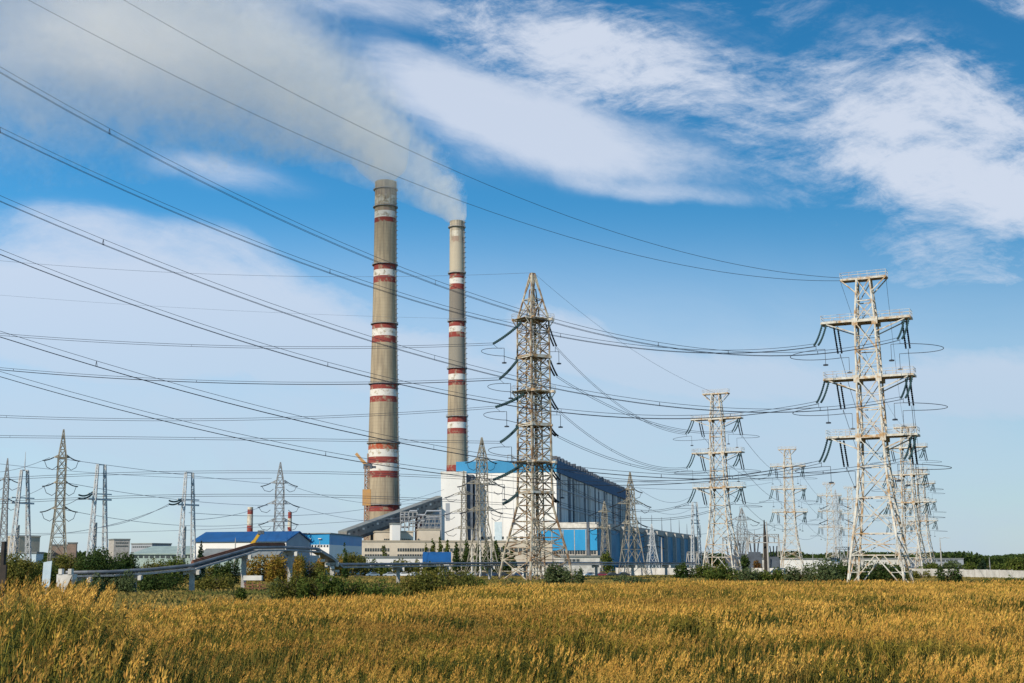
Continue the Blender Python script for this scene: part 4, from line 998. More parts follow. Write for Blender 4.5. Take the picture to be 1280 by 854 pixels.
# from platform pylons onwards
def link(A_, B_, lab, keys=None, r=0.07, sag=6):
    for z in (29,40.6,52):
        for s in (-1,1):
            lv_ = {29:'low',40.6:'middle',52:'top'}[z]
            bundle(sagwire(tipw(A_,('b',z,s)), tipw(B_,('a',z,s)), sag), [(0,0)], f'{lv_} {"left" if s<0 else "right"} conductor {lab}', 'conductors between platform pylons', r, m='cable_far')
link(AT[1], AT[2], 'from the solitary pylon to the medium one')
link(AT[2], AT[3], 'from the medium pylon to the smaller one')
link(AT[0], AT[4], 'from the big right pylon to the pale one behind it', r=0.05)
for s in (-1,1):
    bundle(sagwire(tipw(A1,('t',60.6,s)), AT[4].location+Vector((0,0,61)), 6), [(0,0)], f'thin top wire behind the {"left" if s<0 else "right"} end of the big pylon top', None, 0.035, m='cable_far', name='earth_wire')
# wires crossing the middle distance (upper voltage bundle right of old pylon)
def cw(pxys, Ds, label, r=0.06, m='cable', offs=((0,0),), n=26, group='distant conductors'):
    P = W(*pxys[0], Ds[0]); Q = W(*pxys[-1], Ds[1]); d = (Q.x-P.x, Q.y-P.y); L = math.hypot(*d)
    pts = wire_curve(P, d, pxys[1:-1], L, n, P1=Q); return bundle(pts, list(offs), label, group, r, m)
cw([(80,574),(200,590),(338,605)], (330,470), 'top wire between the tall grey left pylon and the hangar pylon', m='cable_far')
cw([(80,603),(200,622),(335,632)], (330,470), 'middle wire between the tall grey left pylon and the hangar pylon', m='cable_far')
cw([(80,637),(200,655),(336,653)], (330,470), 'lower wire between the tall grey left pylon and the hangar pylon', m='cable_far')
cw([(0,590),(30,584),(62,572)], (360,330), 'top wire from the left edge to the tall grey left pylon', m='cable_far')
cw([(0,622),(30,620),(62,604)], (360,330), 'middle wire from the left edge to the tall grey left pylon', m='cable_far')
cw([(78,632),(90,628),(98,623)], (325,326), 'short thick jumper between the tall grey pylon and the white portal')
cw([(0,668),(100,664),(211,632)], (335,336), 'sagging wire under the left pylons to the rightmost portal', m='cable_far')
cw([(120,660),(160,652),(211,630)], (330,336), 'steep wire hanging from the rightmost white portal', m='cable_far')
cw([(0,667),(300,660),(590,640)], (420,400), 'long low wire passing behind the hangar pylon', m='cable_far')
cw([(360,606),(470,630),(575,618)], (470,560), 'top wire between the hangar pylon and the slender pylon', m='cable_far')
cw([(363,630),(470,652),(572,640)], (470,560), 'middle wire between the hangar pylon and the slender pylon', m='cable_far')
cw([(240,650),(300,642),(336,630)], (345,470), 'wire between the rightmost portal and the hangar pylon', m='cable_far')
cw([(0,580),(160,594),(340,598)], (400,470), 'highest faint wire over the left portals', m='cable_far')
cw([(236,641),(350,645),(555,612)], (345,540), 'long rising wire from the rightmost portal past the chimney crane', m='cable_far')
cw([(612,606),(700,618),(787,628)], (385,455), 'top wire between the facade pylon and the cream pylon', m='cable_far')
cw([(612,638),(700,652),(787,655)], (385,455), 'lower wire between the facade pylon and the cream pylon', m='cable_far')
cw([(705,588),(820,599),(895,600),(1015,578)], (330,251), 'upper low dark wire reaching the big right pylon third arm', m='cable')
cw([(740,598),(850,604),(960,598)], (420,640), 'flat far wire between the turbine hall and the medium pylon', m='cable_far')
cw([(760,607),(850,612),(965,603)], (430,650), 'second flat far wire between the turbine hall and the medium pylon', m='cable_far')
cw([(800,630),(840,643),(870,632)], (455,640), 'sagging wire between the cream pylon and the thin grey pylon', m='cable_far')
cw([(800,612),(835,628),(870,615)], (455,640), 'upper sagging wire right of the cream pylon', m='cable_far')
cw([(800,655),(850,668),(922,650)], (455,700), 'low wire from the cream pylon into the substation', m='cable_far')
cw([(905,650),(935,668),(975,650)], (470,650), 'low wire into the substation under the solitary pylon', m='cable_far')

# ------------------------------------------------------------------ cranes, substation gear, poles
def mast(name, px, D, py0, py1, hw_, m, label, cat, wl=0.3, z0=0.0):
    x = gx(px,D,0); th = thing(name, (x,D,z0), label, cat); zt_ = zt(py0,D); legs, br = lattice(lambda z: hw_, list(np.arange(0, zt_, hw_*2.2))+[zt_], wl, wl*.6, wl*.6, 'Z')
    for l in legs: 
        off = br.n; br.v.extend(l.v); br.f.extend([tuple(i+off for i in f) for f in l.f]); br.n += l.n
    br.build('mast', m, th); return th, x, zt_
th, x, zt_ = mast('tower_crane', 457.5, 800, 583, 0, 1.3, 'crane_brown', 'rusty tower crane with a short raised jib left of the big chimney', 'crane', 0.7)
mb = MB(); p = Vector((0,0,zt_)); q = W(445,567,800)-Vector((x,800,0)); mb.beam(p, q, 1.8); mb.beam(p+Vector((1.5,0,0)), q, 0.8); mb.build('jib', 'crane_orange', th)
mb = MB(); mb.box((0.5,0,zt_),(5.5,3,3.0)); mb.box((3.5,0,zt_-0.5),(4,2,1.4)); mb.build('cab', 'clad_dark', th)
mb = MB(); mb.tube([(0.4,0,zt_+1.5),(0.4,0,zt(567,800))], 0.5, 5); mb.build('mast_head', 'crane_brown', th)
mb = MB(); mb.box((0,0,zt(622,800)),(5.2,3.4,10)); mb.build('collar', 'crane_orange', th)
# mobile crane boom
pb, pt = W(309,690,380), W(325,666,380); th = thing('mobile_crane', (pb.x, 380, 0), 'yellow telescopic crane boom raised over the pipeline hump', 'crane')
mb = LMB((pb.x,380,0)); mb.beam(pb, pb.lerp(pt,0.55), 1.1); mb.beam(pb.lerp(pt,0.5), pt, 0.8); mb.build('boom', 'yellow_paint', th)
mb = LMB((pb.x,380,0)); mb.box((pt.x+0.3,380,pt.z+0.1),(1.8,1.2,1.1)); mb.build('boom_head', 'clad_dark', th)
mb = LMB((pb.x,380,0)); mb.prism([(pb.x-5,378),(pb.x+2,378),(pb.x+2,381),(pb.x-5,381)], 0.6, 1.8); mb.build('chassis', 'clad_dark', th)
mb = LMB((pb.x,380,0)); mb.beam((pb.x-1,380,3.2), pb.lerp(pt,0.15), 1.6); mb.build('turret', 'clad_dark', th)
# substation posts
def post(px, py, D, r, label, m='concrete', name='lightning_mast', arms=0, cat='mast'):
    x = gx(px,D,0); z = zt(py,D); th = thing(name, (x,D,0), label, cat, None); mb = MB(); mb.tube([(0,0,0),(0,0,z*0.7),(0,0,z)], [r,r*0.75,r*0.25], 7); mb.build('shaft', m, th)
    if arms:
        mb = MB()
        for a_ in range(arms): zz_ = z*(0.62+0.14*a_); mb.beam((-6,0,zz_),(6,0,zz_),0.3); mb.beam((-6,0,zz_),(0,0,zz_+2.5),0.2); mb.beam((6,0,zz_),(0,0,zz_+2.5),0.2)
        mb.build('crossarm', m, th)
    return th
post(958, 650, 420, 0.7, 'dark wooden looking double pole before the substation', 'wood_dark', 'utility_pole', 0, 'pole')
post(961, 652, 418, 0.35, 'slim concrete pole leaning beside the dark double pole', 'concrete', 'utility_pole', 1, 'pole')
post(945, 662, 620, 0.35, 'thin lightning mast in the substation left of the dark pole', 'steel_grey')
post(923, 655, 640, 0.35, 'thin lightning mast nearest the solitary pylon', 'steel_grey')
post(915, 668, 660, 0.35, 'short lightning mast behind the solitary pylon', 'steel_grey')
post(828, 672, 520, 0.4, 'short concrete mast beside the turbine hall end', 'concrete')
post(293, 672, 400, 0.28, 'concrete lamp pole before the white hangar', 'concrete', 'lamp_pole', 0, 'pole')
post(353, 682, 300, 0.22, 'concrete pole behind the pipeline hump', 'concrete', 'lamp_pole', 0, 'pole')
post(399, 676, 400, 0.28, 'concrete pole before the blue warehouse', 'concrete', 'lamp_pole', 0, 'pole')
post(430, 683, 420, 0.2, 'thin pole beside the blue warehouse corner', 'steel_grey', 'lamp_pole', 0, 'pole')
post(590, 662, 395, 0.3, 'pale pole in front of the poplars, left one', 'concrete_white', 'lamp_pole', 0, 'pole')
post(600.5, 646, 384, 0.35, 'tall white pole inside the legs of the facade pylon', 'concrete_white', 'lamp_pole', 0, 'pole')
post(614, 672, 384, 0.25, 'short white pole right of the facade pylon', 'concrete_white', 'lamp_pole', 0, 'pole')
post(1238, 696, 520, 0.25, 'short far pole standing above the right tree line', 'steel_grey', 'lamp_pole', 0, 'pole')
post(1017, 690, 560, 0.25, 'short far pole before the long pale building', 'steel_grey', 'lamp_pole', 0, 'pole')
th = post(1178, 672, 400, 0.25, 'street lamp with double arm above the right fence', 'concrete', 'street_lamp', 0, 'street lamp')
mb = MB(); z = zt(672,400); mb.tube([(0,0,z-0.3),(1.5,0,z),(2.4,0,z-0.1)], 0.09, 5); mb.box((2.7,0,z-0.15),(0.9,0.3,0.18)); mb.build('lamp_arm', 'steel_pale', th)
# substation transformers and gantries
for i, (px, py, D, w, lab) in enumerate(((915,690,600,5,'dark transformer with bushings, left in the substation'),(926,688,610,4,'dark transformer with tall bushings behind the white block'),(944,686,600,5,'dark transformer beside the dark double pole'),(968,692,610,4,'small transformer right of the dark double pole'))):
    x = gx(px,D); z = zt(py+4,D); th = thing('transformer', (x,D,0), lab, 'transformer', 'substation transformers')
    mb = MB(); mb.box((0,0,z/2),(w,3,z)); 
    for q in range(6): mb.box((-w/2-0.3,-1.2+q*0.45,z/2),(0.5,0.15,z*0.8)); mb.box((w/2+0.3,-1.2+q*0.45,z/2),(0.5,0.15,z*0.8))
    mb.build('tank', 'clad_dark', th)
    for q in (-1,0,1): insulator((q*w*.3,0,z),(q*w*.42,0,z+5),0.35,9,0).build('bushing', 'insulator_black', th)
for i, (p0, p1, py, D, lab) in enumerate(((905,935,672,640,'left grey bus gantry in the substation'),(938,975,668,660,'right grey bus gantry in the substation'),(1046,1078,684,700,'grey bus gantry behind the big right pylon'),(860,884,690,600,'low grey gantry at the turbine hall end'))):
    x0, x1 = gx(p0,D), gx(p1,D); z = zt(py,D); th = thing('bus_gantry', (x0,D,0), lab, 'gantry', 'substation gantries')
    for x in (x0, (x0+x1)/2, x1):
        mb = LMB((x0,D,0)); mb.beam((x-1.2,D,0),(x,D,z),0.35); mb.beam((x+1.2,D,0),(x,D,z),0.35); mb.beam((x-.7,D,z*.4),(x+.7,D,z*.4),0.25); mb.build('gantry_leg', 'concrete', th)
    mb = LMB((x0,D,0)); mb.beam((x0,D,z),(x1,D,z),0.3); mb.beam((x0,D,z-1.3),(x1,D,z-1.3),0.3)
    for q in range(12): a_ = x0+(x1-x0)*q/12; mb.beam((a_,D,z),(a_+(x1-x0)/12,D,z-1.3),0.2)
    mb.build('crossbeam', 'steel_grey', th)
    for q in (0.15,0.35,0.65,0.85): xx = x0+(x1-x0)*q; insulator((xx-x0,0,z-1.3),(xx-x0,0,z-4),0.25,6,0).build('insulator_string','insulator_black',th)

# ------------------------------------------------------------------ pipeline on pillars
PL = [(85,717.5,196),(140,716.5,200),(190,713.5,205),(240,708.5,210),(282,696.5,217),(318,686,224),(355,685.5,232),(396,687.5,240),(412,697,246),(424,707,250),(470,706.5,265),(560,705.5,300),(640,704.8,335),(740,704.5,380),(868,704.5,420)]
pts = [W(*p) for p in PL]; b0 = Vector((pts[0].x, pts[0].y, 0))
thp = thing('pipeline', tuple(b0), 'elevated grey pipeline on concrete pillars, humped over the crossing', 'pipeline')
def along(off, dz): return [p-b0+Vector((off*0.2, off, dz)) for p in pts]
mb = MB(); mb.tube(along(-0.7,0.2), 0.26, 8); mb.build('pipe', 'pipe_metal', thp, True)
mb = MB(); mb.tube(along(0.6,0.2), 0.26, 8); mb.build('pipe', 'pipe_metal', thp, True)
mb = MB()
for p, q in zip(along(0,-0.35)[:-1], along(0,-0.35)[1:]): mb.beam(p, q, 1.9, 0.28)
mb.build('carrier_beam', 'steel_grey', thp)
mb = MB(); rp = [p+Vector((0,0.2,0.9)) for p in [q-b0 for q in pts[3:7]]]
for p, q in zip(rp[:-1], rp[1:]): mb.beam(p, q, 0.25); mb.beam(p-Vector((0,0,0.35)), q-Vector((0,0,0.35)), 0.6, 0.5)
mb.build('walkway', 'rail_rust', thp)
pxs = [p.x for p in pts]
for px, Dp in ((106,198),(168,203),(240,210),(304,221),(362,233),(415,247),(498,276),(556,299),(612,322),(656,342),(700,361),(745,382),(790,396),(832,409)):
    x = gx(px, Dp, 3); zt_ = float(np.interp(x, pxs, [p.z for p in pts]))-0.5; yy = float(np.interp(x, pxs, [p.y for p in pts]))
    mb = MB(); c_ = Vector((x, yy, 0))-b0
    mb.box((c_.x,c_.y,(zt_-0.5)/2),(0.75,0.75,zt_-0.5)); mb.box((c_.x,c_.y,zt_-0.3),(2.6,1.0,0.6)); mb.build('pillar', 'concrete', thp)
    for q in (-1.05, 1.05): mb = MB(); mb.box((c_.x+q,c_.y-0.75,zt_-0.45),(0.5,0.45,0.65)); mb.build('bracket', 'concrete_white', thp)
for f in (0.0,0.25,0.5,0.75,1.0):   # brackets on the right hand slope
    p = (W(398,690,240)).lerp(W(422,708,250), f)-b0; mb = MB(); mb.box((p.x,p.y-1.0,p.z-0.9),(0.8,0.5,0.5)); mb.build('bracket', 'concrete_white', thp)
# white end block
p0 = W(62,718,192); th = thing('pipeline_abutment', (p0.x,192,0), 'white concrete abutment where the pipeline starts', 'abutment')
x1 = gx(94,192,3); mb = LMB((p0.x,192,0)); zt_ = zt(718,192)
mb.add([(p0.x+1.5,190.5,zt_-1.6),(p0.x+3.4,190.5,0),(x1-1.4,190.5,0),(x1,190.5,zt_-0.7),(x1,190.5,zt_),(p0.x+1.5,190.5,zt_),
        (p0.x+1.5,193,zt_-1.6),(p0.x+3.4,193,0),(x1-1.4,193,0),(x1,193,zt_-0.7),(x1,193,zt_),(p0.x+1.5,193,zt_)],
       [(0,1,2,3,4,5),(11,10,9,8,7,6)]+[(i,6+i,6+(i+1)%6,(i+1)%6) for i in range(6)]); mb.build('block', 'concrete_white', th)
mb = LMB((p0.x,192,0)); mb.box((p0.x+2.0,191,zt_+0.4),(0.5,1.2,0.8)); mb.box((x1-0.4,191,zt_+0.4),(0.5,1.2,0.8)); mb.build('lug', 'concrete_white', th)
# leaning sign panel
x = gx(57.5,120,3); th = thing('sign_board', (x,120,0), 'tall narrow pale blue board standing in the reeds at left', 'sign')
mb = MB(); z0, z1 = zt(734,120), zt(701,120)
mb.add([(-0.42,0,z0),(0.3,0,z0),(0.42,0,z1),(-0.35,0,z1-0.15),(-0.42,0.12,z0),(0.3,0.12,z0),(0.42,0.12,z1),(-0.35,0.12,z1-0.15)], [(0,1,2,3),(7,6,5,4),(0,4,5,1),(1,5,6,2),(2,6,7,3),(3,7,4,0)]); mb.build('board', 'sign_back', th)
mb = MB(); mb.beam((0,0.15,0),(0,0.15,z1-0.4),0.12); mb.box((-0.05,-0.03,z0+0.15),(0.25,0.04,0.1)); mb.build('post', 'steel_grey', th)
x = gx(2,115,3); th = thing('utility_pole', (x,115,0), 'dark thick post cut by the left edge above the reeds', 'pole'); mb = MB(); mb.tube([(0,0,0),(0,0,zt(677,115))],[0.3,0.24],7); mb.box((0.15,-0.2,zt(722,115)),(0.5,0.3,2.2)); mb.build('shaft', 'wood_dark', th)
# concrete slabs lying under the pipeline
x = gx(316,212,1); th = thing('concrete_slab', (x,212,0), 'grey concrete slab resting on a rusty frame under the pipeline hump', 'slab'); mb = MB(); mb.box((0,0,zt(722.5,212)),(3.0,1.6,0.75)); mb.build('slab', 'concrete_white', th)
mb = MB()
for q in (-1.2,0,1.2): mb.beam((q,-0.5,0),(q,-0.5,2.0),0.15)
for z in (0.5,1.0,1.5): mb.beam((-1.4,-0.6,z),(2.2,-0.6,z),0.14)
mb.build('stand', 'rail_rust', th)

# ------------------------------------------------------------------ parked cars
def make_car(label, m):
    th = thing('parked_car', (0,0,0), label, 'car', 'cars parked in front of the plant')
    prof = [(-2.1,0.35),(-2.15,0.75),(-1.9,0.95),(-1.35,1.0),(-0.8,1.42),(0.55,1.45),(1.15,1.0),(1.95,0.86),(2.15,0.62),(2.12,0.35)]
    def ext(pr, w0, w1, mb):
        n = len(pr); vs = [(x,-w0,z) for x,z in pr]+[(x,w1,z) for x,z in pr]
        mb.add(vs, [tuple(range(n)), tuple(reversed(range(n,2*n)))]+[(i,n+i,n+(i+1)%n,(i+1)%n) for i in range(n)])
    mb = MB(); ext(prof, 0.85, 0.85, mb); mb.build('body', m, th)
    mb = MB(); ext([(-1.25,1.02),(-0.78,1.37),(0.5,1.39),(1.0,1.02)], 0.87, 0.87, mb)
    mb.build('side_window', 'glass_dark', th)
    mb = MB(); mb.add([(0.62,-0.75,1.42),(1.12,-0.75,1.04),(1.12,0.75,1.04),(0.62,0.75,1.42)], [(0,1,2,3)]); mb.build('windscreen', 'glass_dark', th)
    for x in (-1.35,1.35):
        for y in (-0.8,0.8): mb = MB(); mb.tube([(x,y-0.11,0.31),(x,y+0.11,0.31)], 0.32, 12); mb.build('wheel', 'tyre', th)
    for y in (-0.6,0.6): mb = MB(); mb.box((2.14,y,0.68),(0.08,0.3,0.14)); mb.build('headlight', 'concrete_white', th)
    return th
cars = [(466,'car_greyblue','grey blue car, leftmost of the parked row'),(487,'car_silver','silver car in the left parked group'),(504,'car_white','small white car half hidden by the pipeline pillar'),(518,'car_white','white car at the right end of the left parked group'),
        (572,'car_dark','dark car just right of the willow bush'),(591,'car_silver','bright silver car, left in the middle group'),(603,'car_dark','black car next to the bright silver one'),(616,'car_blue','navy car below the facade pylon'),(628,'car_dark','dark car at the foot of the old pylon'),
        (648,'car_blue','dark blue car between the legs of the old pylon'),(661,'car_white','white car between the legs of the old pylon'),(724,'car_silver','pale car right of the willow at the old pylon'),(738,'car_white','white car left of the maroon one'),(752,'car_maroon','maroon car, only red one in the row'),(765,'car_dark','dark green looking car right of the maroon one'),(779,'car_dark','black car at the right end of the row')]
protos = {}
for i, (px, m, lab) in enumerate(cars):
    D = 428+rnd.uniform(-6,6); loc = (gx(px,D), D, 0.07); rz = R(rnd.choice((200,215,25,30,190)))
    if m not in protos: protos[m] = make_car(lab, m); protos[m].location = loc; protos[m].rotation_euler = (0,0,rz)
    else: copy_tree(protos[m], loc, lab, rz=rz)

# ------------------------------------------------------------------ trees and bushes
def leaves(n, lobes, size, seed, flat=0.0):
    """scatter n leaf cards over the shells and insides of the ellipsoidal lobes; returns V,F"""
    r = np.random.default_rng(seed); L = np.array([l for l in lobes], float)      # cx,cy,cz,rx,ry,rz
    vol = L[:,3]*L[:,4]*L[:,5]; idx = r.choice(len(L), n, p=vol**0.75/np.sum(vol**0.75)); l = L[idx]
    d = r.normal(size=(n,3)); d /= np.linalg.norm(d,axis=1)[:,None]
    rad = r.random(n)**0.35*(0.86+0.28*r.random(n)); P = l[:,:3]+d*l[:,3:]*rad[:,None]
    # thin out with a sine field so that gaps open
    k = np.sin(P[:,0]*2.3+seed)*np.sin(P[:,1]*2.1+1)*np.sin(P[:,2]*2.7+seed*.7); keep = k > -0.55+0.5*r.random(n)*0.6; P = P[keep]; d = d[keep]; n = len(P)
    nrm = d*0.6+r.normal(size=(n,3))*0.7; nrm /= np.linalg.norm(nrm,axis=1)[:,None]
    t1 = np.cross(nrm, r.normal(size=(n,3))); t1 /= np.linalg.norm(t1,axis=1)[:,None]; t2 = np.cross(nrm, t1)
    s = size*(0.6+0.8*r.random(n))[:,None]; 
    V = np.stack([P-t1*s, P-t2*s*0.55, P+t1*s, P+t2*s*0.55], 1).reshape(-1,3); F = np.arange(4*n).reshape(n,4)
    return V, F
VEG = 0
def veg(name, px, D, w, py_top, label, m, lobes=6, trunk=True, z0=0.0, shape='round', n=None, size=None, cat='bush', group='bushes and trees'):
    global VEG; VEG += 1; r = random.Random(VEG*17)
    s = D/FPX; W_ = w*s/2; zt_ = zt(py_top, D); x = gx(px, D, 1); gz = float(gh(x, D))
    th = thing(name, (x, D, gz), label, cat, group); h = zt_-gz
    Ls = []
    if shape == 'round':
        for i in range(lobes):
            a_ = r.uniform(0, 6.28); q = r.uniform(0.1, 0.62); zz_ = r.uniform(0.30, 0.78)
            rr_ = r.uniform(0.30,0.46)*(1.15-abs(zz_-0.5))
            Ls.append((math.cos(a_)*q*W_, math.sin(a_)*q*W_*0.8, zz_*h*(1-0.25*q), W_*rr_*1.15, W_*rr_*1.15, h*rr_*0.62))
        Ls.append((0, 0, h*0.70, W_*0.42, W_*0.42, h*0.27)); Ls.append((r.uniform(-.2,.2)*W_, 0, h*0.34, W_*0.80, W_*0.7, h*0.36))
    elif shape == 'bush':
        for i in range(lobes):
            q = r.uniform(-0.72, 0.72); hh = h*r.uniform(0.62,1.0)*(1-0.35*abs(q)); Ls.append((q*W_, r.uniform(-.5,.5)*W_*0.6, hh*0.48, W_*r.uniform(0.26,0.4), W_*0.35, hh*0.5))
    elif shape == 'column':
        for i in range(lobes):
            f = (i+0.5)/lobes; rr_ = W_*(1.0-0.75*f**1.6)*r.uniform(0.8,1.1); Ls.append((r.uniform(-.15,.15)*W_, r.uniform(-.15,.15)*W_, h*(0.10+0.86*f), rr_, rr_, h/lobes*0.9))
    elif shape == 'cone':
        for i in range(lobes):
            f = (i+0.5)/lobes; rr_ = W_*(1.0-f)*1.05+0.1; Ls.append((0,0,h*(0.08+0.9*f), rr_, rr_, h/lobes*0.75))
    hx_ = max(abs(l[0])+l[3] for l in Ls); hz_ = max(l[2]+l[5] for l in Ls)
    Ls = [(l[0]*W_/hx_*1.03, l[1]*W_/hx_, l[2]*h/hz_*0.99, l[3]*W_/hx_, l[4]*W_/hx_, l[5]*h/hz_) for l in Ls]
    size = size or max(0.15, 0.00080*D)
    n = n or int(min(12000, max(900, 3.6*(W_*h*2)/(size**2))))
    V, F = leaves(n, Ls, size, VEG*3+1)
    arr_mesh('crown' if trunk else 'foliage', V, F, [m], parent=th)
    mb = MB(); tr_ = max(0.08, W_*0.06)
    mb.tube([(0,0,-0.2),(r.uniform(-.1,.1)*W_,0,h*0.35),(r.uniform(-.12,.12)*W_,0,h*0.78)], [tr_*1.2,tr_*0.8,tr_*0.25], 6)
    for i in range(5):
        a_ = r.uniform(0,6.28); z = h*r.uniform(0.15,0.5); mb.tube([(0,0,z),(math.cos(a_)*W_*0.5,math.sin(a_)*W_*0.5,z+h*0.28)], [tr_*0.5,tr_*0.12], 5)
    mb.build('trunk' if trunk else 'stems', 'bark', th)
    return th
T = 'tree'
VL = [ # name, px, D, width px, py_top, label, material, shape, lobes
 ('tree',18,180,91,689,'olive yellow tree at the left edge behind the dark post','leaf_olive','round',8),
 ('tree',52,215,59,698,'dark green tree behind the pale blue board','leaf_mid','round',6),
 ('tree',84,235,67,690,'mottled green tree under the low reddish block','leaf_olive','round',7),
 ('tree',121,232,70,682,'large dark green tree, tallest of the left thicket','leaf_dark','round',9),
 ('tree',157,236,49,687,'round dark tree right of the tallest thicket tree','leaf_dark','round',7),
 ('tree',189,250,44,697,'yellowing low tree before the green shed','leaf_olive','round',6),
 ('tree',218,262,57,694,'round olive tree left of the spruce','leaf_mid','round',7),
 ('spruce_tree',250,300,23,675,'dark pointed spruce beside the rightmost portal pylon','leaf_pine','cone',9),
 ('bush',268,270,44,703,'low brownish green bush under the rising pipeline','leaf_olive','bush',7),
 ('bush',286,262,40,695,'dark bush under the middle of the rising pipeline','leaf_dark','bush',6),
 ('bush',330,290,54,690,'bright yellow autumn bush left under the pipeline hump','leaf_yellow','bush',7),
 ('bush',352,280,56,692,'orange yellow bush in the middle under the hump','leaf_yellow','bush',7),
 ('bush',385,285,58,692,'yellow green bush right under the pipeline hump','leaf_olive','bush',7),
 ('bush',414,400,44,693,'rusty yellow bush by the right slope of the pipeline','leaf_yellow','bush',6),
 ('tree',440,452,52,688,'olive green tree in front of the blue warehouse','leaf_olive','round',7),
 ('tree',431,345,10,678,'thin dark young tree beside the blue warehouse','leaf_dark','column',5),
 ('bush',469,455,38,698,'low green bush right of the warehouse tree','leaf_mid','bush',6),
 ('tree',480,560,14,680,'small lone tree against the beige office wall','leaf_mid','column',5),
 ('bush',500,458,34,698,'yellow green round bush before the office','leaf_olive','bush',6),
 ('bush',522,460,34,699,'yellowish bush left of the blue roofed hut','leaf_olive','bush',6),
 ('bush',545,462,36,701,'dark low bush before the blue roofed hut','leaf_dark','bush',6),
 ('bush',344,165,30,722,'small grey green bush in front of the concrete slab','leaf_greygreen','bush',5),
 ('bush',368,160,66,710,'olive green bush, leftmost of the front bush row','leaf_olive','bush',8),
 ('bush',402,158,60,713,'broad green bush second in the front bush row','leaf_mid','bush',8),
 ('bush',438,160,60,719,'green bush third in the front bush row','leaf_mid','bush',8),
 ('bush',475,165,56,721,'dark low bush joining the willow in the front row','leaf_mid','bush',8),
 ('willow_bush',527,175,70,712,'wide olive willow bush left half of the central clump','leaf_olive','bush',9),
 ('willow_bush',556,178,84,707,'olive green willow bush, highest of the central clump','leaf_olive','bush',9),
 ('bush',588,185,44,716,'green bush at the right end of the central clump','leaf_mid','bush',7),
 ('bush',296,150,26,733,'small dark green bush alone in the yellow grass','leaf_mid','bush',5),
 ('bush',640,220,34,722,'low greyish bush at the left foot of the old pylon','leaf_greygreen','bush',5),
 ('willow_bush',692,270,42,700,'grey green willow at the right foot of the old pylon','leaf_greygreen','bush',8),
 ('bush',717,268,28,709,'smaller dark willow right of the grey green one','leaf_greygreen','bush',6),
 ('tree',759,470,20,687,'green tree in front of the blue turbine cladding','leaf_mid','round',6),
 ('bush',780,300,30,716,'low olive bush right of the parked cars','leaf_greygreen','bush',5),
 ('bush',790,260,50,719,'grey green low bush in the middle grass','leaf_greygreen','bush',6),
 ('bush',858,345,30,702,'dark bush left of the solitary pylon','leaf_dark','bush',6),
 ('bush',880,350,30,703,'dark bush at the left foot of the solitary pylon','leaf_mid','bush',6),
 ('bush',902,300,44,703,'green bush at the right foot of the solitary pylon','leaf_mid','bush',7),
 ('bush',932,300,46,708,'mixed olive bush right of the solitary pylon','leaf_greygreen','bush',7),
 ('bush',966,300,40,708,'green bush under the medium pylon','leaf_mid','bush',7),
 ('tree',930,560,18,692,'dark round tree before the substation white block','leaf_dark','round',6),
 ('bush',946,545,14,700,'rusty red bush beside the substation tree','leaf_rust','bush',5),
 ('bush',998,290,36,706,'low olive bush between the medium and small pylons','leaf_greygreen','bush',6),
 ('tree',1030,285,50,697,'large grey green bush left of the big right pylon','leaf_greygreen','round',8),
 ('tree',1052,288,44,699,'dark tree touching the left legs of the big right pylon','leaf_dark','round',7),
 ('tree',1090,292,56,700,'dark green tree seen inside the big right pylon legs','leaf_dark','round',8),
 ('tree',1118,300,40,703,'dark tree seen at the right legs of the big pylon','leaf_dark','round',7),
 ('bush',1187,240,36,705,'dark green bush alone in front of the right fence','leaf_dark','bush',7),
 ('bush',1236,235,40,722,'low olive scrub before the right fence','leaf_mid','bush',6),
 ('bush',1270,232,40,720,'low dark scrub at the right edge before the fence','leaf_mid','bush',6),
 ('tree',1163,520,36,702,'far green tree left in the right tree line','leaf_mid','round',6),
 ('tree',1190,520,34,700,'far round tree second in the right tree line','leaf_greygreen','round',6),
 ('tree',1213,525,30,702,'far low tree third in the right tree line','leaf_mid','round',6),
 ('tree',1229,515,18,697,'small dark pointed tree in the right tree line','leaf_pine','cone',6),
 ('tree',1247,525,26,703,'far pale tree fifth in the right tree line','leaf_mid','round',6),
 ('tree',1275,490,40,696,'tallest far tree at the right edge behind the fence','leaf_mid','round',8),
 ('tree',1298,480,40,698,'far tree just past the right edge of the fence','leaf_dark','round',7),
 ('tree',905,600,14,697,'tiny far tree behind the solitary pylon feet','leaf_mid','round',5),
 ('bush',1152,330,30,712,'low yellow green scrub right of the big pylon foot','leaf_olive','bush',5),
 ('bush',150,200,50,712,'grey green reed-like scrub under the pipeline start','leaf_greygreen','bush',6),
 ('bush',115,150,46,716,'grey green shrub behind the left reeds near the abutment','leaf_greygreen','bush',6),
 ('bush',200,215,60,712,'dark scrub below the pipeline left of its second pillar','leaf_dark','bush',7),
 ('bush',272,220,60,715,'olive scrub between two pipeline pillars','leaf_olive','bush',7),
]
for (nm, px, D, w, pt_, lab, m, shp, lb) in VL:
    veg(nm, px, D, w, pt_, lab, m, lobes=lb, trunk=(nm.endswith('tree')), shape=shp, cat='tree' if nm.endswith('tree') else 'bush')
pop = [(533,677,9),(541,673,9),(550,670,9),(559,672,9),(571,676,11),(583,674,13),(598,678,14),(609,672,12),(621,674,13),(632,680,12),(641,684,12)]
words_ = ['first and leftmost','second','third','fourth','fifth','sixth','seventh','eighth','ninth','tenth','last and rightmost']
for i, (px, pt_, w) in enumerate(pop):
    veg('poplar_tree', px, 560-i*6, w*1.25, pt_, f'narrow dark poplar before the plant, {words_[i]} from the left', 'leaf_dark' if i > 3 else 'leaf_mid', lobes=9, shape='column', cat='tree', group='poplars before the plant')

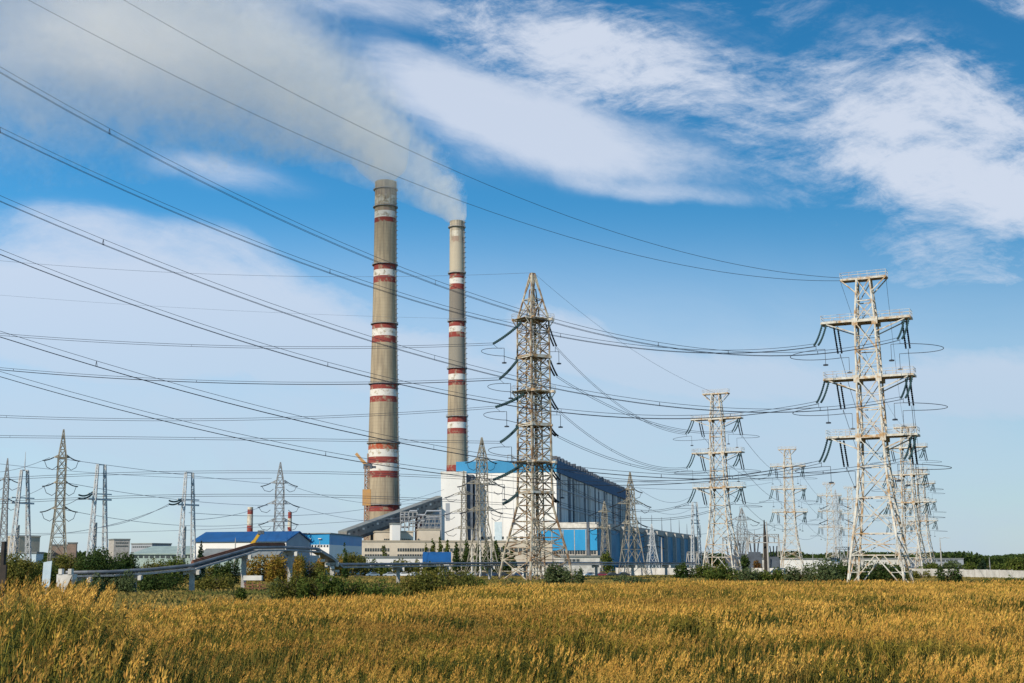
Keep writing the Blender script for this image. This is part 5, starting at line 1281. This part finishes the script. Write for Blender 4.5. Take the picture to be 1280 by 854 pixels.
# ------------------------------------------------------------------ reeds and grass
def field_limit(px):
    return np.interp(px, [-80,0,90,200,290,345,420,520,600,680,760,860,1000,1080,1150,1400], [95,95,98,100,108,112,116,135,170,205,215,225,232,236,228,225])
def vnoise(x, y, s, seed=0):
    return 0.5+0.5*(np.sin(x*s+seed)*np.cos(y*s*1.3+seed*2.1)*0.6+np.sin((x+y)*s*0.57+seed*3.3)*0.25+np.sin((x*0.7-y*1.1)*s*1.9+seed)*0.15)
_G = np.random.default_rng(5).random((256,256))
def gnoise(x, y, cell, off=0):
    u = np.asarray(x)/cell+off*17.3+1000; v = np.asarray(y)/cell+off*9.1+1000; i = np.floor(u).astype(int); j = np.floor(v).astype(int); f = u-i; g_ = v-j
    f = f*f*(3-2*f); g_ = g_*g_*(3-2*g_); q = lambda a,b: _G[a%256, b%256]
    return (q(i,j)*(1-f)+q(i+1,j)*f)*(1-g_)+(q(i,j+1)*(1-f)+q(i+1,j+1)*f)*g_
def scatter(d0, d1, dens, seed):
    r = np.random.default_rng(seed); A_ = 0.5*(d1*d1-d0*d0)*(1960/FPX); n = int(A_*dens)
    y = np.sqrt(r.random(n)*(d1*d1-d0*d0)+d0*d0); px = r.random(n)*1960-260; x = (px-CX)/FPX*y*1.014
    return x, y, px, r
leafmat('reed_plume', (0.68,0.40,0.085), (0.48,0.265,0.05), 0.25, 0.25, 0.35, c3=(0.34,0.19,0.04), s3=0.045, t3=(0.47,0.6))
leafmat('reed_leaf', (0.38,0.27,0.042), (0.17,0.145,0.024), 0.16, 0.35, 0.40, c3=(0.36,0.23,0.06), s3=0.10, t3=(0.52,0.68))
leafmat('reed_leaf_green_shade', (0.028,0.045,0.010), (0.085,0.09,0.016), 0.3, 0.35, 0.35)  # green lower leaves, darkened so the shade sits in their colour
leafmat('grass_dry', (0.34,0.24,0.07), (0.17,0.15,0.04), 0.05, 0.3, 0.3, c3=(0.10,0.115,0.03), s3=0.03)
def quads(P0, P1, P2, P3): V = np.stack([P0,P1,P2,P3],1); return V
def reedset(x, y, px, r, nl, npl, hmean, lodw, seed):
    """build reeds: nl leaves and npl plume cards each; returns list of (V,F,mi)"""
    n = len(x); gz = gh(x, y)
    big = gnoise(x, y, 7.0, 1); h = (hmean+0.55*(gz > 0.9))*(0.50+0.34*big+0.32*gnoise(x, y, 19.0, 9)+0.26*gnoise(x, y, 1.7, 2)+0.18*r.random(n)); left = sst(420, 60, px)*sst(85, 60, y)
    h = h*(1-0.08*left)
    h = h*(1-0.22*sst(130, 190, y))
    h = np.minimum(h, np.where(gz > 0.9, 4.55-gz, 2.55)-0.35*r.random(n))
    wind = 0.08+0.12*r.random(n)
    base = np.stack([x, y, gz], 1); lean = np.stack([wind*h*0.9, (r.random(n)-0.5)*0.25*h, np.zeros(n)], 1)*0.9
    lean[:,0] += (r.random(n)-0.5)*0.5*h; lean[:,1] += (r.random(n)-0.5)*0.3*h
    top = base+lean+np.stack([np.zeros(n), np.zeros(n), h], 1)
    up = (top-base)/np.linalg.norm(top-base,axis=1)[:,None]
    Vs = []; mi = []
    # stem
    sw = (0.008*lodw)
    side = np.stack([np.ones(n), np.zeros(n), np.zeros(n)],1)*sw
    Vs.append(quads(base+up*0.4*h[:,None]-side, base+up*0.4*h[:,None]+side, top+side*0.6, top-side*0.6)); mi.append(np.full(n,1))
    green = (gnoise(x, y, 5.0, 4)*0.7+gnoise(x, y, 1.5, 5)*0.3+0.30*sst(58, 36, y)*(gz < 0.9)+0.10*(gz > 0.9) > 0.60)  # patches of darker leaves, more in front, painting the shade among the reeds
    for k in range(nl):
        f = 0.28+0.62*(k+r.random(n))/nl; a_ = r.random(n)*6.28; ln = (0.35+0.40*r.random(n))*np.clip(1.25-f*0.5,0,2)
        o = base+(top-base)*f[:,None]; dr = np.stack([np.cos(a_)+0.55, np.sin(a_)*0.9, np.zeros(n)],1); dr /= np.linalg.norm(dr,axis=1)[:,None]
        mid = o+dr*(ln*0.45)[:,None]+np.stack([0*f,0*f,ln*(0.40+0.3*r.random(n))],1); end = o+dr*(ln*1.0)[:,None]+np.stack([0*f,0*f,ln*(0.10+0.5*r.random(n))],1)
        sd = np.cross(dr, r.normal(size=(n,3))+np.array([0,0,0.8])); sd /= np.linalg.norm(sd,axis=1)[:,None]; sd *= ((0.012+0.004*(lodw > 1.3))*lodw*(0.7+0.6*r.random(n)))[:,None]
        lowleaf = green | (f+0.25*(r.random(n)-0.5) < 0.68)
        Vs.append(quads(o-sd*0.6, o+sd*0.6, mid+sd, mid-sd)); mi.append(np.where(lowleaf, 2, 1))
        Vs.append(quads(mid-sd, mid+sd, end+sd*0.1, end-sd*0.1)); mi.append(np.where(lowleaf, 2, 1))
    has = (r.random(n) < np.clip(0.24+0.62*gnoise(x,y,4.0,6)+0.25*(gnoise(x,y,22.0,12)-0.4)-0.30*green-0.14*(gz > 0.9), 0.07, 0.95))
    pl = (0.30+0.20*r.random(n))*(1+0.35*(gz > 0.9)); fat = (0.034+0.030*r.random(n))*(1+0.5*(gz > 0.9))
    droop = np.stack([0.12+0.30*r.random(n), (r.random(n)-.5)*0.35, np.zeros(n)],1)
    for k in range(npl):
        f = (k+0.3)/npl; a_ = r.random(n)*6.28; c = top-up*0.02+(up*(pl*f)[:,None])+droop*(pl*f*f*0.8)[:,None]
        wd = fat*math.sin(math.pi*min(0.95,(f*0.8+0.18)))*1.15*max(1.0, lodw*0.48); ll = pl/npl*(4.6 if npl > 20 else 3.4 if npl > 10 else 2.4 if npl > 3 else 1.5)*(1 if npl > 1 else 1.1)
        out = np.stack([np.cos(a_), np.sin(a_), np.zeros(n)],1)
        c2 = c+out*(wd*(0.9 if npl > 10 else 0.45)*r.random(n)**0.5)[:,None]; ax = up*0.9+droop*0.5+out*0.35; ax /= np.linalg.norm(ax,axis=1)[:,None]
        sd = np.cross(ax, r.normal(size=(n,3))); sd /= np.linalg.norm(sd,axis=1)[:,None]; sd *= wd[:,None]*(0.7 if npl < 7 else 0.42 if npl < 20 else 0.19)
        V = quads(c2-ax*(ll*0.45)[:,None], c2+sd, c2+ax*(ll*0.75)[:,None], c2-sd)[has]
        Vs.append(V); mi.append(np.zeros(has.sum()))
    V = np.concatenate(Vs).reshape(-1,3); return V, np.concatenate(mi)
allV = []; allM = []
for (d0, d1, dens, nl, npl, lod, seed) in ((13,42,17,9,34,1.0,1),(42,68,13,7,13,1.25,2),(68,110,9,5,6,1.8,3),(110,165,5.5,3,3,2.5,4),(165,238,3.6,2,2,3.4,5)):
    x, y, px, r = scatter(d0, d1, dens, seed)
    if d0 < 40: keep = (gh(x,y) > 0.9) | (y > 27)
    else: keep = np.ones(len(x), bool)
    keep &= y < field_limit(px)*(0.96+0.08*vnoise(x,y,0.2,3))
    gap = gnoise(x, y, 3.2, 7)*0.6+gnoise(x, y, 1.3, 8)*0.4; keep &= (gap > 0.42+0.10*(y < 62)+0.05*(gh(x,y) > 0.9)) | (r.random(len(x)) < 0.08)
    x, y, px = x[keep], y[keep], px[keep]
    V, M = reedset(x, y, px, r, nl, npl, 1.95, lod, seed); allV.append(V); allM.append(M)
V = np.concatenate(allV); M = np.concatenate(allM); F = np.arange(len(V)).reshape(-1,4)
print('reed quads', len(F))
o = arr_mesh('reeds', V, F, ['reed_plume','reed_leaf','reed_leaf_green_shade'], M); tag(o, 'golden brown reed bed with feathery plumes filling the foreground', 'reeds', kind='stuff')
# meadow grass between the reeds and the plant
x, y, px, r = scatter(95, 420, 0.9, 21)
keep = (y > field_limit(px)*0.93) & ((y < 395) | (px > 800)); x, y = x[keep], y[keep]; n = len(x); Vs = []
gz = gh(x, y)
for k in range(4):
    bx_, by_ = x+r.normal(size=n)*0.6, y+r.normal(size=n)*0.6; hh = (0.35+0.5*r.random(n))*(0.8+0.6*vnoise(x,y,0.05,2)); w = 0.10+0.0009*y
    a_ = r.random(n)*3.14; sx_ = np.cos(a_)*w; sy_ = np.sin(a_)*w; l_ = r.normal(size=n)*0.2
    Vs.append(quads(np.stack([bx_-sx_,by_-sy_,gz],1), np.stack([bx_+sx_,by_+sy_,gz],1), np.stack([bx_+sx_*.4+l_,by_+sy_*.4,gz+hh],1), np.stack([bx_-sx_*.4+l_,by_-sy_*.4,gz+hh*0.9],1)))
V = np.concatenate(Vs).reshape(-1,3); F = np.arange(len(V)).reshape(-1,4)
tag(arr_mesh('meadow_grass', V, F, ['grass_dry']), 'dry yellow green meadow grass between reeds and plant', 'grass', kind='stuff')

# far woods along the horizon
r = np.random.default_rng(77); n = 60000
aw = r.random(n); dd = 1150+r.random(n)*90; xw = (aw*2000-300-CX)/FPX*dd; hh = 5+7*gnoise(xw, dd*0, 22, 3)+3*gnoise(xw, dd*0, 7, 4)
zz = hh*r.random(n)**0.6; s_ = 1.5; P = np.stack([xw, dd, zz],1); d1 = r.normal(size=(n,3)); d1 /= np.linalg.norm(d1,axis=1)[:,None]; d2 = np.cross(d1, r.normal(size=(n,3))); d2 /= np.linalg.norm(d2,axis=1)[:,None]
V = quads(P-d1*s_, P-d2*s_*.7, P+d1*s_, P+d2*s_*.7).reshape(-1,3)
tag(arr_mesh('distant_woods', V, np.arange(len(V)).reshape(-1,4), ['leaf_dark']), 'far off tree belt along the horizon', 'woods', kind='stuff')
